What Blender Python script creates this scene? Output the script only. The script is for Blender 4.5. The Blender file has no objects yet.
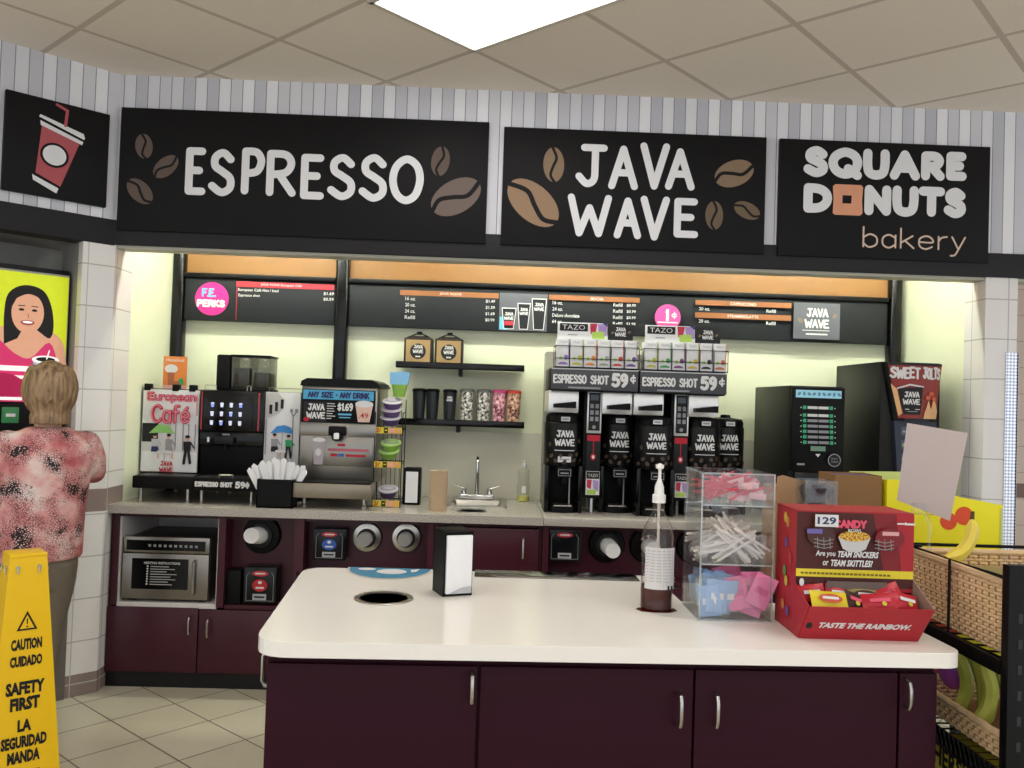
import bpy, bmesh, math, random
from mathutils import Vector, Matrix
from mathutils.geometry import tessellate_polygon
S = bpy.context.scene
COL = S.collection
random.seed(7)
PI = math.pi

# ------------------------------------------------------------------ camera
F_PX, PITCH, ROLL, YAW, EYE = 851.4, 0.0227, 0.0330, 0.025, 1.48
cp, sp = math.cos(PITCH), math.sin(PITCH)
rt, up, fw = Vector((1, 0, 0)), Vector((0, -sp, cp)), Vector((0, cp, sp))
cr, sr = math.cos(ROLL), math.sin(ROLL)
Rz = Matrix.Rotation(-YAW, 3, 'Z')
ax_r, ax_u, ax_w = Rz @ (cr*rt + sr*up), Rz @ (-sr*rt + cr*up), Rz @ fw
cam = bpy.data.cameras.new('camera')
camo = bpy.data.objects.new('camera', cam)
COL.objects.link(camo)
m = Matrix((ax_r, ax_u, -ax_w)).transposed().to_4x4()
m.translation = (0, 0, EYE)
camo.matrix_world = m
cam.sensor_width = 36
cam.lens = 36*F_PX/1024
cam.clip_start = 0.05
S.camera = camo

# ------------------------------------------------------------------ world, exposure
S.view_settings.view_transform = 'Standard'
S.view_settings.look = 'None'
S.view_settings.gamma = 1
S.view_settings.use_curve_mapping = False
S.view_settings.exposure = 0.68
W = bpy.data.worlds.new('store_daylight')
S.world = W
W.use_nodes = True
W.node_tree.nodes['Background'].inputs[0].default_value = (0.88, 0.93, 1.0, 1)
W.node_tree.nodes['Background'].inputs[1].default_value = 0.85
CEIL_LAMP, COVE_LAMP = 4.6, 56.0

# ------------------------------------------------------------------ materials
def lin(h):
    h = h.lstrip('#')
    out = []
    for i in (0, 2, 4):
        v = int(h[i:i+2], 16)/255
        out.append(v/12.92 if v <= .04045 else ((v+.055)/1.055)**2.4)
    return (*out, 1)
MATS = {}
def new_mat(name):
    mt = bpy.data.materials.new(name)
    mt.use_nodes = True
    return mt, mt.node_tree.nodes, mt.node_tree.links
def M(name, hexc='808080', rough=.5, metal=0, noise=.06, scale=30, emit=0, bump=0, spec=.35, hex2=None):
    if name in MATS: return MATS[name]
    mt, N, L = new_mat(name)
    b = N['Principled BSDF']
    c = lin(hexc)
    b.inputs['Roughness'].default_value = rough
    b.inputs['Metallic'].default_value = metal
    b.inputs['Specular IOR Level'].default_value = spec
    tc = N.new('ShaderNodeTexCoord')
    nz = N.new('ShaderNodeTexNoise')
    nz.inputs['Scale'].default_value = scale
    nz.inputs['Detail'].default_value = 3
    L.new(tc.outputs['Object'], nz.inputs['Vector'])
    mx = N.new('ShaderNodeMix'); mx.data_type = 'RGBA'
    c2 = lin(hex2) if hex2 else tuple(min(1, x*(1+noise)) for x in c[:3]) + (1,)
    c1 = c if hex2 else tuple(x*(1-noise) for x in c[:3]) + (1,)
    mx.inputs['A'].default_value = c1
    mx.inputs['B'].default_value = c2
    if hex2:
        mr = N.new('ShaderNodeMapRange'); mr.inputs['From Min'].default_value = .4; mr.inputs['From Max'].default_value = .6
        L.new(nz.outputs['Fac'], mr.inputs['Value']); L.new(mr.outputs[0], mx.inputs['Factor'])
    else:
        L.new(nz.outputs['Fac'], mx.inputs['Factor'])
    L.new(mx.outputs['Result'], b.inputs['Base Color'])
    if emit:
        L.new(mx.outputs['Result'], b.inputs['Emission Color'])
        b.inputs['Emission Strength'].default_value = emit
    if bump:
        bp = N.new('ShaderNodeBump')
        bp.inputs['Strength'].default_value = bump
        bp.inputs['Distance'].default_value = .002
        L.new(nz.outputs['Fac'], bp.inputs['Height'])
        L.new(bp.outputs['Normal'], b.inputs['Normal'])
    MATS[name] = mt
    return mt
def clear(name, hexc, opacity=.12, rough=.05, gloss=.12):
    """thin clear plastic: mostly see-through, slight tint, glossy at grazing angles"""
    if name in MATS: return MATS[name]
    mt, N, L = new_mat(name)
    out = N['Material Output']
    N.remove(N['Principled BSDF'])
    tr = N.new('ShaderNodeBsdfTransparent')
    df = N.new('ShaderNodeBsdfDiffuse'); df.inputs[0].default_value = lin(hexc)
    c = lin(hexc)
    tr.inputs[0].default_value = tuple(.6+.4*x for x in c[:3]) + (1,)
    gl = N.new('ShaderNodeBsdfGlossy'); gl.inputs['Roughness'].default_value = rough
    m1 = N.new('ShaderNodeMixShader'); m1.inputs[0].default_value = opacity
    L.new(tr.outputs[0], m1.inputs[1]); L.new(df.outputs[0], m1.inputs[2])
    lw = N.new('ShaderNodeLayerWeight'); lw.inputs[0].default_value = .12
    mu = N.new('ShaderNodeMath'); mu.operation = 'MULTIPLY_ADD'
    mu.inputs[1].default_value = .45; mu.inputs[2].default_value = gloss*.3
    L.new(lw.outputs['Fresnel'], mu.inputs[0])
    m2 = N.new('ShaderNodeMixShader')
    L.new(mu.outputs[0], m2.inputs[0]); L.new(m1.outputs[0], m2.inputs[1]); L.new(gl.outputs[0], m2.inputs[2])
    L.new(m2.outputs[0], out.inputs[0])
    MATS[name] = mt
    return mt
def math_node(N, L, op, a, b=None, c=None):
    n = N.new('ShaderNodeMath'); n.operation = op
    for i, v in enumerate((a, b, c)):
        if v is None: continue
        if isinstance(v, (int, float)): n.inputs[i].default_value = v
        else: L.new(v, n.inputs[i])
    return n.outputs[0]
def mixc(N, L, fac, a, b):
    n = N.new('ShaderNodeMix'); n.data_type = 'RGBA'
    for k, v in (('Factor', fac), ('A', a), ('B', b)):
        if hasattr(v, 'links'): L.new(v, n.inputs[k])
        else: n.inputs[k].default_value = v
    return n.outputs['Result']
def tile_mat(name, origin, ang, size, line, tile, tile2, grout, rough, bump=.3, speck=60, speckc=None):
    """square tiles laid in the XY plane, rotated"""
    mt, N, L = new_mat(name)
    b = N['Principled BSDF']; b.inputs['Roughness'].default_value = rough
    tc = N.new('ShaderNodeTexCoord')
    mp = N.new('ShaderNodeMapping'); mp.vector_type = 'TEXTURE'
    mp.inputs['Location'].default_value = (*origin, 0)
    mp.inputs['Rotation'].default_value = (0, 0, ang)
    mp.inputs['Scale'].default_value = (size, size, size)
    L.new(tc.outputs['Object'], mp.inputs['Vector'])
    sx = N.new('ShaderNodeSeparateXYZ'); L.new(mp.outputs[0], sx.inputs[0])
    ed = []
    fl = []
    for k in 'XY':
        fr = math_node(N, L, 'FRACT', sx.outputs[k])
        d = math_node(N, L, 'ABSOLUTE', math_node(N, L, 'SUBTRACT', fr, .5))
        ed.append(math_node(N, L, 'GREATER_THAN', d, .5-line/size/2))
        fl.append(math_node(N, L, 'FLOOR', sx.outputs[k]))
    e = math_node(N, L, 'MAXIMUM', *ed)
    cb = N.new('ShaderNodeCombineXYZ'); L.new(fl[0], cb.inputs[0]); L.new(fl[1], cb.inputs[1])
    wn = N.new('ShaderNodeTexWhiteNoise'); wn.noise_dimensions = '2D'; L.new(cb.outputs[0], wn.inputs['Vector'])
    nz = N.new('ShaderNodeTexNoise'); nz.inputs['Scale'].default_value = speck; nz.inputs['Detail'].default_value = 4
    L.new(tc.outputs['Object'], nz.inputs['Vector'])
    f = math_node(N, L, 'ADD', math_node(N, L, 'MULTIPLY', wn.outputs['Value'], .5), math_node(N, L, 'MULTIPLY', nz.outputs['Fac'], .5))
    c = mixc(N, L, f, lin(tile), lin(tile2))
    if speckc:
        n2 = N.new('ShaderNodeTexNoise'); n2.inputs['Scale'].default_value = speck*4
        L.new(tc.outputs['Object'], n2.inputs['Vector'])
        c = mixc(N, L, math_node(N, L, 'GREATER_THAN', n2.outputs['Fac'], .66), c, lin(speckc))
    c = mixc(N, L, e, c, lin(grout))
    L.new(c, b.inputs['Base Color'])
    bp = N.new('ShaderNodeBump'); bp.inputs['Strength'].default_value = bump; bp.inputs['Distance'].default_value = .003
    L.new(math_node(N, L, 'SUBTRACT', 1, e), bp.inputs['Height'])
    L.new(bp.outputs['Normal'], b.inputs['Normal'])
    return mt
def wall_tile_mat(name, size, tile, grout, band=None):
    """square wall tiles: courses in z, columns along x and y; an optional coloured band of courses"""
    mt, N, L = new_mat(name)
    b = N['Principled BSDF']; b.inputs['Roughness'].default_value = .22
    tc = N.new('ShaderNodeTexCoord')
    sx = N.new('ShaderNodeSeparateXYZ'); L.new(tc.outputs['Object'], sx.inputs[0])
    h = math_node(N, L, 'ADD', sx.outputs['X'], sx.outputs['Y'])
    ed = []
    for v, off in ((h, .37), (sx.outputs['Z'], .06)):
        fr = math_node(N, L, 'FRACT', math_node(N, L, 'DIVIDE', math_node(N, L, 'SUBTRACT', v, off), size))
        d = math_node(N, L, 'ABSOLUTE', math_node(N, L, 'SUBTRACT', fr, .5))
        ed.append(math_node(N, L, 'GREATER_THAN', d, .485))
    e = math_node(N, L, 'MAXIMUM', *ed)
    nz = N.new('ShaderNodeTexNoise'); nz.inputs['Scale'].default_value = 6
    L.new(tc.outputs['Object'], nz.inputs['Vector'])
    c = mixc(N, L, nz.outputs['Fac'], lin(tile), tuple(x*.93 for x in lin(tile)[:3]) + (1,))
    for z0, z1, hc in band or ():
        inb = math_node(N, L, 'MULTIPLY', math_node(N, L, 'GREATER_THAN', sx.outputs['Z'], z0), math_node(N, L, 'LESS_THAN', sx.outputs['Z'], z1))
        c = mixc(N, L, inb, c, lin(hc))
    c = mixc(N, L, e, c, lin(grout))
    L.new(c, b.inputs['Base Color'])
    return mt
def stripe_mat(name):
    mt, N, L = new_mat(name)
    b = N['Principled BSDF']; b.inputs['Roughness'].default_value = .7
    tc = N.new('ShaderNodeTexCoord')
    sx = N.new('ShaderNodeSeparateXYZ'); L.new(tc.outputs['Object'], sx.inputs[0])
    q = math_node(N, L, 'DIVIDE', sx.outputs['X'], .0585)
    fl = math_node(N, L, 'FLOOR', q)
    fr = math_node(N, L, 'FRACT', q)
    wn = N.new('ShaderNodeTexWhiteNoise'); wn.noise_dimensions = '1D'; L.new(fl, wn.inputs['W'])
    alt = math_node(N, L, 'ADD', math_node(N, L, 'MULTIPLY', math_node(N, L, 'FRACT', math_node(N, L, 'MULTIPLY', fl, .5)), 1.0), math_node(N, L, 'MULTIPLY', wn.outputs['Value'], .5))
    c = mixc(N, L, alt, lin('f1f1f6'), lin('bdbec8'))
    c = mixc(N, L, math_node(N, L, 'LESS_THAN', fr, .07), c, lin('84848c'))
    L.new(c, b.inputs['Base Color'])
    return mt

# ------------------------------------------------------------------ mesh builder
class MB:
    def __init__(s, T=None):
        s.v, s.f, s.mi, s.sm, s.mats = [], [], [], [], []
        s.T = T or Matrix()
    def add(s, vs, fs, mat, smooth=False):
        if mat not in s.mats: s.mats.append(mat)
        k = s.mats.index(mat); o = len(s.v)
        s.v += [tuple(s.T @ Vector(p)) for p in vs]
        for f in fs:
            s.f.append([o+i for i in f]); s.mi.append(k); s.sm.append(smooth)
        return s
    def box(s, x0, x1, y0, y1, z0, z1, mat, bev=0, seg=2):
        if bev <= 0:
            vs = [(x, y, z) for x in (x0, x1) for y in (y0, y1) for z in (z0, z1)]
            return s.add(vs, [(0,1,3,2), (4,6,7,5), (0,4,5,1), (2,3,7,6), (0,2,6,4), (1,5,7,3)], mat)
        bm = bmesh.new()
        bmesh.ops.create_cube(bm, size=1, matrix=Matrix.Translation(((x0+x1)/2, (y0+y1)/2, (z0+z1)/2)) @ Matrix.Diagonal((x1-x0, y1-y0, z1-z0, 1)))
        bmesh.ops.bevel(bm, geom=bm.edges[:], offset=bev, segments=seg, affect='EDGES', profile=.5)
        s.bm(bm, mat, True)
        return s
    def bm(s, bm, mat, smooth=False):
        bm.verts.index_update()
        s.add([v.co.copy() for v in bm.verts], [[v.index for v in f.verts] for f in bm.faces], mat, smooth)
        bm.free()
    def lathe(s, prof, mat, c=(0, 0, 0), n=24, axis='Z', smooth=True, sx=1, sy=1):
        """prof: (radius, height) pairs; open ends with r>0 are capped"""
        vs, fs, rings = [], [], []
        def P(r, h, a):
            x, y = r*math.cos(a)*sx, r*math.sin(a)*sy
            if axis == 'Z': return (c[0]+x, c[1]+y, c[2]+h)
            if axis == 'Y': return (c[0]+x, c[1]+h, c[2]-y)
            return (c[0]+h, c[1]+x, c[2]+y)
        for r, h in prof:
            rings.append(range(len(vs), len(vs)+n))
            vs += [P(max(r, 1e-5), h, 2*PI*i/n) for i in range(n)]
        for a, b in zip(rings, rings[1:]):
            for i in range(n):
                j = (i+1) % n
                fs.append((a[i], a[j], b[j], b[i]))
        s.add(vs, fs, mat, smooth)
        for ring, (r, h), rev in ((rings[0], prof[0], True), (rings[-1], prof[-1], False)):
            if r > 1e-4:
                q = [vs[i] for i in ring]
                s.add(q, [list(range(n))[::-1] if rev else list(range(n))], mat)
        return s
    def tube(s, path, r, mat, n=8, closed=False, smooth=True):
        P = [Vector(p) for p in path]
        N_ = len(P)
        vs, fs = [], []
        rr = r if isinstance(r, (list, tuple)) else [r]*N_
        prev = None
        for i, p in enumerate(P):
            if closed: t = P[(i+1) % N_]-P[i-1]
            else: t = P[min(i+1, N_-1)]-P[max(i-1, 0)]
            t.normalize()
            if prev is None:
                a = Vector((0, 0, 1)) if abs(t.z) < .9 else Vector((1, 0, 0))
                u = t.cross(a).normalized()
            else:
                u = (prev - t*prev.dot(t))
                u = u.normalized() if u.length > 1e-6 else t.orthogonal().normalized()
            prev = u
            w = t.cross(u)
            vs += [p + rr[i]*(math.cos(2*PI*k/n)*u + math.sin(2*PI*k/n)*w) for k in range(n)]
        m_ = N_ if closed else N_-1
        for i in range(m_):
            a, b = i*n, ((i+1) % N_)*n
            for k in range(n):
                l = (k+1) % n
                fs.append((a+k, a+l, b+l, b+k))
        if not closed:
            fs.append(list(range(n))[::-1]); fs.append([(N_-1)*n+k for k in range(n)])
        return s.add(vs, fs, mat, smooth)
    def ell(s, c, r, mat, nu=16, nv=10):
        vs, fs = [], []
        for j in range(nv+1):
            t = PI*j/nv
            for i in range(nu):
                a = 2*PI*i/nu
                vs.append((c[0]+r[0]*math.sin(t)*math.cos(a), c[1]+r[1]*math.sin(t)*math.sin(a), c[2]-r[2]*math.cos(t)))
        for j in range(nv):
            for i in range(nu):
                k = (i+1) % nu
                fs.append((j*nu+i, j*nu+k, (j+1)*nu+k, (j+1)*nu+i))
        return s.add(vs, fs, mat, True)
    def prism(s, poly, mat, h0, h1, axis='Z', holes=()):
        """extrude a 2D outline: axis Z -> (x,y), axis Y -> (x,z), axis X -> (y,z)"""
        def P(p, h):
            return {'Z': (p[0], p[1], h), 'Y': (p[0], h, p[1]), 'X': (h, p[0], p[1])}[axis]
        loops = [list(poly)] + [list(h) for h in holes]
        tris = tessellate_polygon([[Vector((p[0], p[1], 0)) for p in l] for l in loops])
        flat = [p for l in loops for p in l]
        n = len(flat)
        vs = [P(p, h0) for p in flat] + [P(p, h1) for p in flat]
        fs = [tuple(t) for t in tris] + [tuple(i+n for i in reversed(t)) for t in tris]
        o = 0
        for l in loops:
            k = len(l)
            for i in range(k):
                j = (i+1) % k
                fs.append((o+i, o+j, n+o+j, n+o+i))
            o += k
        bm = bmesh.new()
        bv = [bm.verts.new(v) for v in vs]
        for f in fs:
            try: bm.faces.new([bv[i] for i in f])
            except ValueError: pass
        bmesh.ops.recalc_face_normals(bm, faces=bm.faces[:])
        s.bm(bm, mat)
        return s
    def build(s, name, parent=None, mods=None):
        me = bpy.data.meshes.new(name)
        me.from_pydata([tuple(v) for v in s.v], [], s.f)
        for mt in s.mats: me.materials.append(mt)
        me.polygons.foreach_set('material_index', s.mi)
        me.polygons.foreach_set('use_smooth', s.sm)
        me.update()
        if any(s.sm): me.set_sharp_from_angle(angle=math.radians(38))
        o = bpy.data.objects.new(name, me)
        COL.objects.link(o)
        if parent: o.parent = parent
        return o

def tag(o, label=None, cat=None, group=None, kind=None):
    for k, v in (('label', label), ('category', cat), ('group', group), ('kind', kind)):
        if v: o[k] = v
    return o
def thing(name, label, cat, loc=(0, 0, 0), rz=0, group=None):
    o = bpy.data.objects.new(name, None)
    o.empty_display_size = .1
    COL.objects.link(o)
    o.location = loc
    o.rotation_euler = (0, 0, rz)
    return tag(o, label, cat, group)
def struct(name, mb):
    return tag(mb.build(name), kind='structure')
def dup(src, loc, rz=None, label=None, rot=None):
    def cpy(o, par):
        c = o.copy(); COL.objects.link(c)
        if par: c.parent = par
        for ch in list(o.children): cpy(ch, c)
        return c
    r = cpy(src, None)
    r.location = loc
    if rz is not None: r.rotation_euler = (0, 0, rz)
    if rot is not None: r.rotation_euler = rot
    if label: r['label'] = label
    return r

# ------------------------------------------------------------------ flat print: strokes, lettering, shapes on a plane
GL = {
 'A': '0,0 .3,1 .62,0|.12,.36 .5,.36', 'B': '0,0 0,1|~0,1 .42,.98 .5,.75 .38,.54 0,.52|~0,.52 .45,.5 .56,.25 .42,.02 0,0',
 'C': '~.58,.84 .36,1 .1,.86 0,.5 .1,.14 .36,0 .58,.16', 'D': '0,0 0,1|~0,1 .38,.95 .6,.7 .6,.32 .38,.05 0,0',
 'E': '0,0 0,1|0,1 .52,1|0,.52 .42,.52|0,0 .55,0', 'F': '0,0 0,1|0,1 .52,1|0,.52 .4,.52',
 'G': '~.58,.84 .36,1 .1,.86 0,.5 .1,.14 .36,0 .6,.14 .6,.42|.6,.42 .36,.42', 'H': '0,0 0,1|.56,0 .56,1|0,.5 .56,.5',
 'I': '.05,0 .05,1', 'J': '.12,1 .62,1|~.4,1 .4,.5 .38,.12 .2,0 0,.2', 'K': '0,0 0,1|.52,1 0,.45|.14,.55 .56,0', 'L': '0,1 0,0 .5,0',
 'M': '0,0 .06,1 .36,.3 .66,1 .72,0', 'N': '0,0 0,1 .56,0 .56,1', 'O': '~.32,1 .08,.82 0,.48 .1,.14 .32,0 .54,.14 .64,.5 .56,.84 .32,1',
 'P': '0,0 0,1|~0,1 .38,.98 .54,.76 .4,.5 0,.44', 'Q': '~.32,1 .08,.82 0,.48 .1,.14 .32,0 .54,.14 .64,.5 .56,.84 .32,1|.4,.25 .64,-.04',
 'R': '0,0 0,1|~0,1 .38,.98 .52,.76 .38,.52 0,.46|.22,.48 .56,0', 'S': '~.52,.84 .3,1 .08,.88 .08,.66 .3,.52 .52,.36 .52,.12 .28,0 0,.16',
 'T': '0,1 .6,1|.3,1 .3,0', 'U': '~0,1 0,.5 .06,.12 .28,0 .5,.12 .56,.5 .56,1', 'V': '0,1 .3,0 .6,1', 'W': '0,1 .2,0 .42,.72 .64,0 .84,1',
 'X': '0,0 .56,1|0,1 .56,0', 'Y': '0,1 .28,.5 .56,1|.28,.5 .28,0', 'Z': '0,1 .54,1 0,0 .56,0',
 '0': '~.28,1 .06,.8 0,.5 .06,.2 .28,0 .5,.2 .56,.5 .5,.8 .28,1', '1': '0,.8 .2,1 .2,0', '2': '~0,.78 .2,1 .46,.86 .44,.58 .2,.3 0,0|0,0 .52,0',
 '3': '~0,.9 .28,1 .46,.8 .36,.56 .16,.52|~.16,.52 .42,.46 .5,.2 .3,0 0,.1', '4': '.4,0 .4,1 0,.32 .56,.32', '5': '.48,1 .08,1 .04,.56|~.04,.56 .3,.62 .5,.4 .44,.1 .2,0 0,.1',
 '6': '~.46,.94 .2,.86 .04,.5 .04,.2 .26,0 .48,.18 .42,.46 .2,.5 .04,.34', '9': '~.48,.74 .32,.5 .1,.56 .04,.8 .24,1 .44,.9 .48,.7 .44,.3 .2,0',
 '7': '0,1 .52,1 .16,0', '8': '~.26,.54 .06,.72 .26,1 .46,.72 .26,.54 .02,.26 .26,0 .5,.26 .26,.54',
 '¢': '~.44,.66 .26,.76 .06,.62 .04,.38 .22,.22 .44,.34|.26,.98 .26,.02', '$': '~.46,.78 .26,.88 .06,.76 .1,.56 .3,.5 .48,.38 .46,.18 .24,.1 0,.22|.26,1.05 .26,-.05',
 '-': '.04,.5 .2,.5', '.': '.04,.02 .05,.02', '/': '0,0 .4,1', '!': '.05,1 .05,.35|.05,.04 .06,.04',
 'a': '~.44,.5 .22,.66 .02,.5 .02,.14 .22,-.02 .44,.16|.44,.64 .44,0', 'b': '0,1.02 0,0|~0,.18 .2,-.02 .44,.14 .44,.5 .22,.66 0,.48',
 'e': '~.02,.34 .46,.34 .4,.58 .22,.66 .02,.5 .02,.14 .22,-.02 .44,.1', 'f': '~.4,1 .24,1 .16,.84 .16,0|0,.62 .36,.62', 'k': '0,1.02 0,0|.4,.64 0,.26|.14,.38 .44,0',
 'n': '0,.66 0,0|~0,.42 .16,.64 .36,.6 .4,.4 .4,0', 'o': '~.22,.66 .04,.52 .02,.16 .22,-.02 .42,.16 .42,.5 .22,.66', 'p': '0,.66 0,-.34|~0,.5 .2,.66 .44,.5 .44,.14 .22,-.02 0,.16',
 'r': '0,.66 0,0|~0,.4 .1,.6 .28,.66', 'u': '~0,.66 0,.2 .16,-.02 .4,.16|.4,.66 .4,0', 'y': '0,.66 .22,.02|~.44,.66 .22,.02 .1,-.28 -.04,-.32', 'é': '~.02,.34 .46,.34 .4,.58 .22,.66 .02,.5 .02,.14 .22,-.02 .44,.1|.2,.78 .36,.94',
}
def catmull(P, k=5):
    if len(P) < 3: return P
    closed = P[0] == P[-1]
    out = []
    n = len(P)
    for i in range(n-1):
        p0 = P[i-1] if i else (P[-2] if closed else P[0])
        p1, p2 = P[i], P[i+1]
        p3 = P[i+2] if i+2 < n else (P[1] if closed else P[-1])
        for j in range(k):
            t = j/k
            out.append(tuple(.5*(2*b+(c-a)*t+(2*a-5*b+4*c-d)*t*t+(3*b-a-3*c+d)*t**3) for a, b, c, d in zip(p0, p1, p2, p3)))
    out.append(P[-1])
    return out
GCACHE = {}
def glyph(ch):
    if ch not in GCACHE:
        st = []
        for s_ in GL.get(ch, '').split('|'):
            if not s_: continue
            cur = s_.startswith('~')
            P = [tuple(map(float, q.split(','))) for q in s_.lstrip('~').split()]
            st.append(catmull(P) if cur else P)
        w = max((p[0] for t in st for p in t), default=.25)
        GCACHE[ch] = (st, w)
    return GCACHE[ch]
TCACHE = {}
def text_tris(body, bold):
    key = (body, bold)
    if key not in TCACHE:
        cu = bpy.data.curves.new('print_outline', 'FONT')
        cu.body = body
        cu.offset = bold
        cu.resolution_u = 2
        to = bpy.data.objects.new('print_outline', cu)
        me = bpy.data.meshes.new_from_object(to)
        V = [(v.co.x, v.co.y) for v in me.vertices]
        TCACHE[key] = (V, [tuple(p.vertices) for p in me.polygons])
        bpy.data.objects.remove(to); bpy.data.curves.remove(cu); bpy.data.meshes.remove(me)
    return TCACHE[key]
class Art:
    """print on a plane: o origin, u right, v up"""
    def __init__(s, mb, o, u=(1, 0, 0), v=(0, 0, 1), lift=.0008):
        s.mb, s.o, s.u, s.v = mb, Vector(o), Vector(u).normalized(), Vector(v).normalized()
        s.n = s.u.cross(s.v); s.h = lift; s.d = .0004
    def P(s, p, e=0): return s.o + s.u*p[0] + s.v*p[1] + s.n*(s.h+e)
    def poly(s, pts, mat):
        s.h += s.d
        tr = tessellate_polygon([[Vector((p[0], p[1], 0)) for p in pts]])
        fs = []
        for t in tr:
            a, b, c = (pts[i] for i in t)
            cr_ = (b[0]-a[0])*(c[1]-a[1])-(b[1]-a[1])*(c[0]-a[0])
            fs.append(tuple(t) if cr_ > 0 else tuple(reversed(t)))
        s.mb.add([s.P(p) for p in pts], fs, mat); return s
    def rect(s, x0, y0, x1, y1, mat): return s.poly([(x0, y0), (x1, y0), (x1, y1), (x0, y1)], mat)
    def sliced(s, pts, mat, step=.012):
        """a convex shape cut into narrow upright strips, so it can be bent round a curve"""
        xs = [p[0] for p in pts]; x = min(xs); h = s.h
        def clip(P, c, sg):
            out = []
            for a, b in zip(P, P[1:]+P[:1]):
                ia, ib = sg*(a[0]-c) >= 0, sg*(b[0]-c) >= 0
                if ia: out.append(a)
                if ia != ib:
                    t = (c-a[0])/(b[0]-a[0]); out.append((c, a[1]+t*(b[1]-a[1])))
            return out
        while x < max(xs):
            P = clip(clip(list(pts), x, 1), x+step, -1)
            if len(P) >= 3: s.h = h; s.poly(P, mat)
            x += step
        s.h = h+s.d
        return s
    def ell(s, cx, cy, rx, ry, mat, rot=0, n=28, a0=0, a1=2*PI):
        c_, s_ = math.cos(rot), math.sin(rot)
        full = abs(a1-a0-2*PI) < 1e-6
        pts = []
        for i in range(n if full else n+1):
            a = a0+(a1-a0)*i/n
            x, y = rx*math.cos(a), ry*math.sin(a)
            pts.append((cx+c_*x-s_*y, cy+s_*x+c_*y))
        return s.poly(pts, mat)
    def stroke(s, pts, w, mat, e=0):
        s.h += s.d*.2
        ex = 0
        for a, b in zip(pts, pts[1:]):
            d = Vector((b[0]-a[0], b[1]-a[1]))
            if d.length < 1e-7: continue
            nrm = Vector((-d.y, d.x)).normalized()*w/2
            ex += 2e-6
            s.mb.add([s.P((a[0]-nrm.x, a[1]-nrm.y), ex), s.P((b[0]-nrm.x, b[1]-nrm.y), ex), s.P((b[0]+nrm.x, b[1]+nrm.y), ex), s.P((a[0]+nrm.x, a[1]+nrm.y), ex)], [(0, 1, 2, 3)], mat)
        for p in pts:
            ex += 2e-6
            s.mb.add([s.P((p[0]+w/2*math.cos(2*PI*i/12), p[1]+w/2*math.sin(2*PI*i/12)), ex) for i in range(12)], [tuple(range(12))], mat)
        return s
    def hand(s, text, x, y, h, w, mat, sw, gap=.22, jit=0):
        """hand-drawn capitals: outer box x..x+w, y..y+h, stroke width sw"""
        gl = [glyph(c) for c in text]
        tot = sum(g[1] for g in gl) + gap*(len(gl)-1)
        H = h-sw
        kx = (w-sw)/tot
        cx = x+sw/2
        s.h += s.d
        for i, (st, gw) in enumerate(gl):
            dy = jit*math.sin(i*2.3+1)*h
            for q in st:
                s.stroke([(cx+p[0]*kx, y+sw/2+dy+p[1]*H) for p in q], sw, mat)
            cx += (gw+gap)*kx
        return s
    def text(s, body, x, y, h, w, mat, bold=.012, it=0):
        """typeset line fitted into the box x..x+w, y..y+h"""
        V, F = text_tris(body, bold)
        if not V: return s
        x0, x1 = min(v[0] for v in V), max(v[0] for v in V)
        y0, y1 = min(v[1] for v in V), max(v[1] for v in V)
        s.h += s.d
        pts = [(x+(v[0]-x0)/(x1-x0)*w+it*(v[1]-y0)/(y1-y0)*h, y+(v[1]-y0)/(y1-y0)*h) for v in V]
        s.mb.add([s.P(p) for p in pts], F, mat); return s
    def bean(s, cx, cy, L_, wd, rot, mat, dark):
        s.ell(cx, cy, L_/2, wd/2, mat, rot, 30)
        c_, s_ = math.cos(rot), math.sin(rot)
        P = [(-.5, -.02), (-.3, .16), (-.05, .03), (.2, -.14), (.5, .04)]
        s.stroke([(cx+c_*p[0]*L_-s_*p[1]*wd, cy+s_*p[0]*L_+c_*p[1]*wd) for p in catmull(P)], wd*.13, dark)
        return s
    def javawave(s, cx, cy, w, mat, gapy=.08):
        """two stacked hand-drawn words, centred, total width w"""
        h = w*.36
        s.hand('JAVA', cx-w*.42, cy+gapy*w/2, h, w*.88, mat, w*.075, .16)
        s.hand('WAVE', cx-w*.5, cy-gapy*w/2-h, h, w, mat, w*.075, .16)
        return s
# ------------------------------------------------------------------ the setting
ANG = math.radians(43.35)
TL = .6097
CO = Vector((-1.8467, 3.7240))
DI, DJ = Vector((math.cos(ANG), -math.sin(ANG))), Vector((math.sin(ANG), math.cos(ANG)))
ceil_m = tile_mat('ceiling_tile', CO, -ANG, TL, .026, 'f3eadf', 'e9dfd3', 'c9beb1', .9, .12, 70, 'd6cbbf')
floor_m = tile_mat('floor_tile', (-1.6529, 3.8964), math.radians(47.84), .3034, .007, 'cdc6b2', 'beb6a0', '5f5648', .3, .2, 12)
stripe_m = stripe_mat('striped_wallpaper')
tile_w = wall_tile_mat('white_wall_tile', .203, 'e9e6e4', 'b9b4b0', ((0, .105, '8b7b75'), (.885, .995, '8b7b75')))
tile_far = wall_tile_mat('far_wall_tile', .203, 'cdb9ab', 'a39388', ((.88, .99, '6b4a3c'),))
band_m = M('charcoal_band', '29282b', .6, spec=.2)
alc_m = M('alcove_paint', 'edf0d3', .6, noise=.02)
splash_m = M('backsplash_laminate', 'dad7c4', .35, noise=.04, scale=8)
wood_m = M('orange_wood', '8a6238', .35, noise=.1, scale=5)
black_m = M('black_metal', '0a0a0b', .4, spec=.2)
blackg_m = M('black_gloss', '060607', .2, spec=.3)
blackp_m = M('black_plastic', '0b0b0c', .45, spec=.15)
dark_m = M('dark_grey_plastic', '1f1f22', .45, spec=.2)
steel_m = M('brushed_steel', 'b9b6ae', .28, 1, .05, 60)
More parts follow.
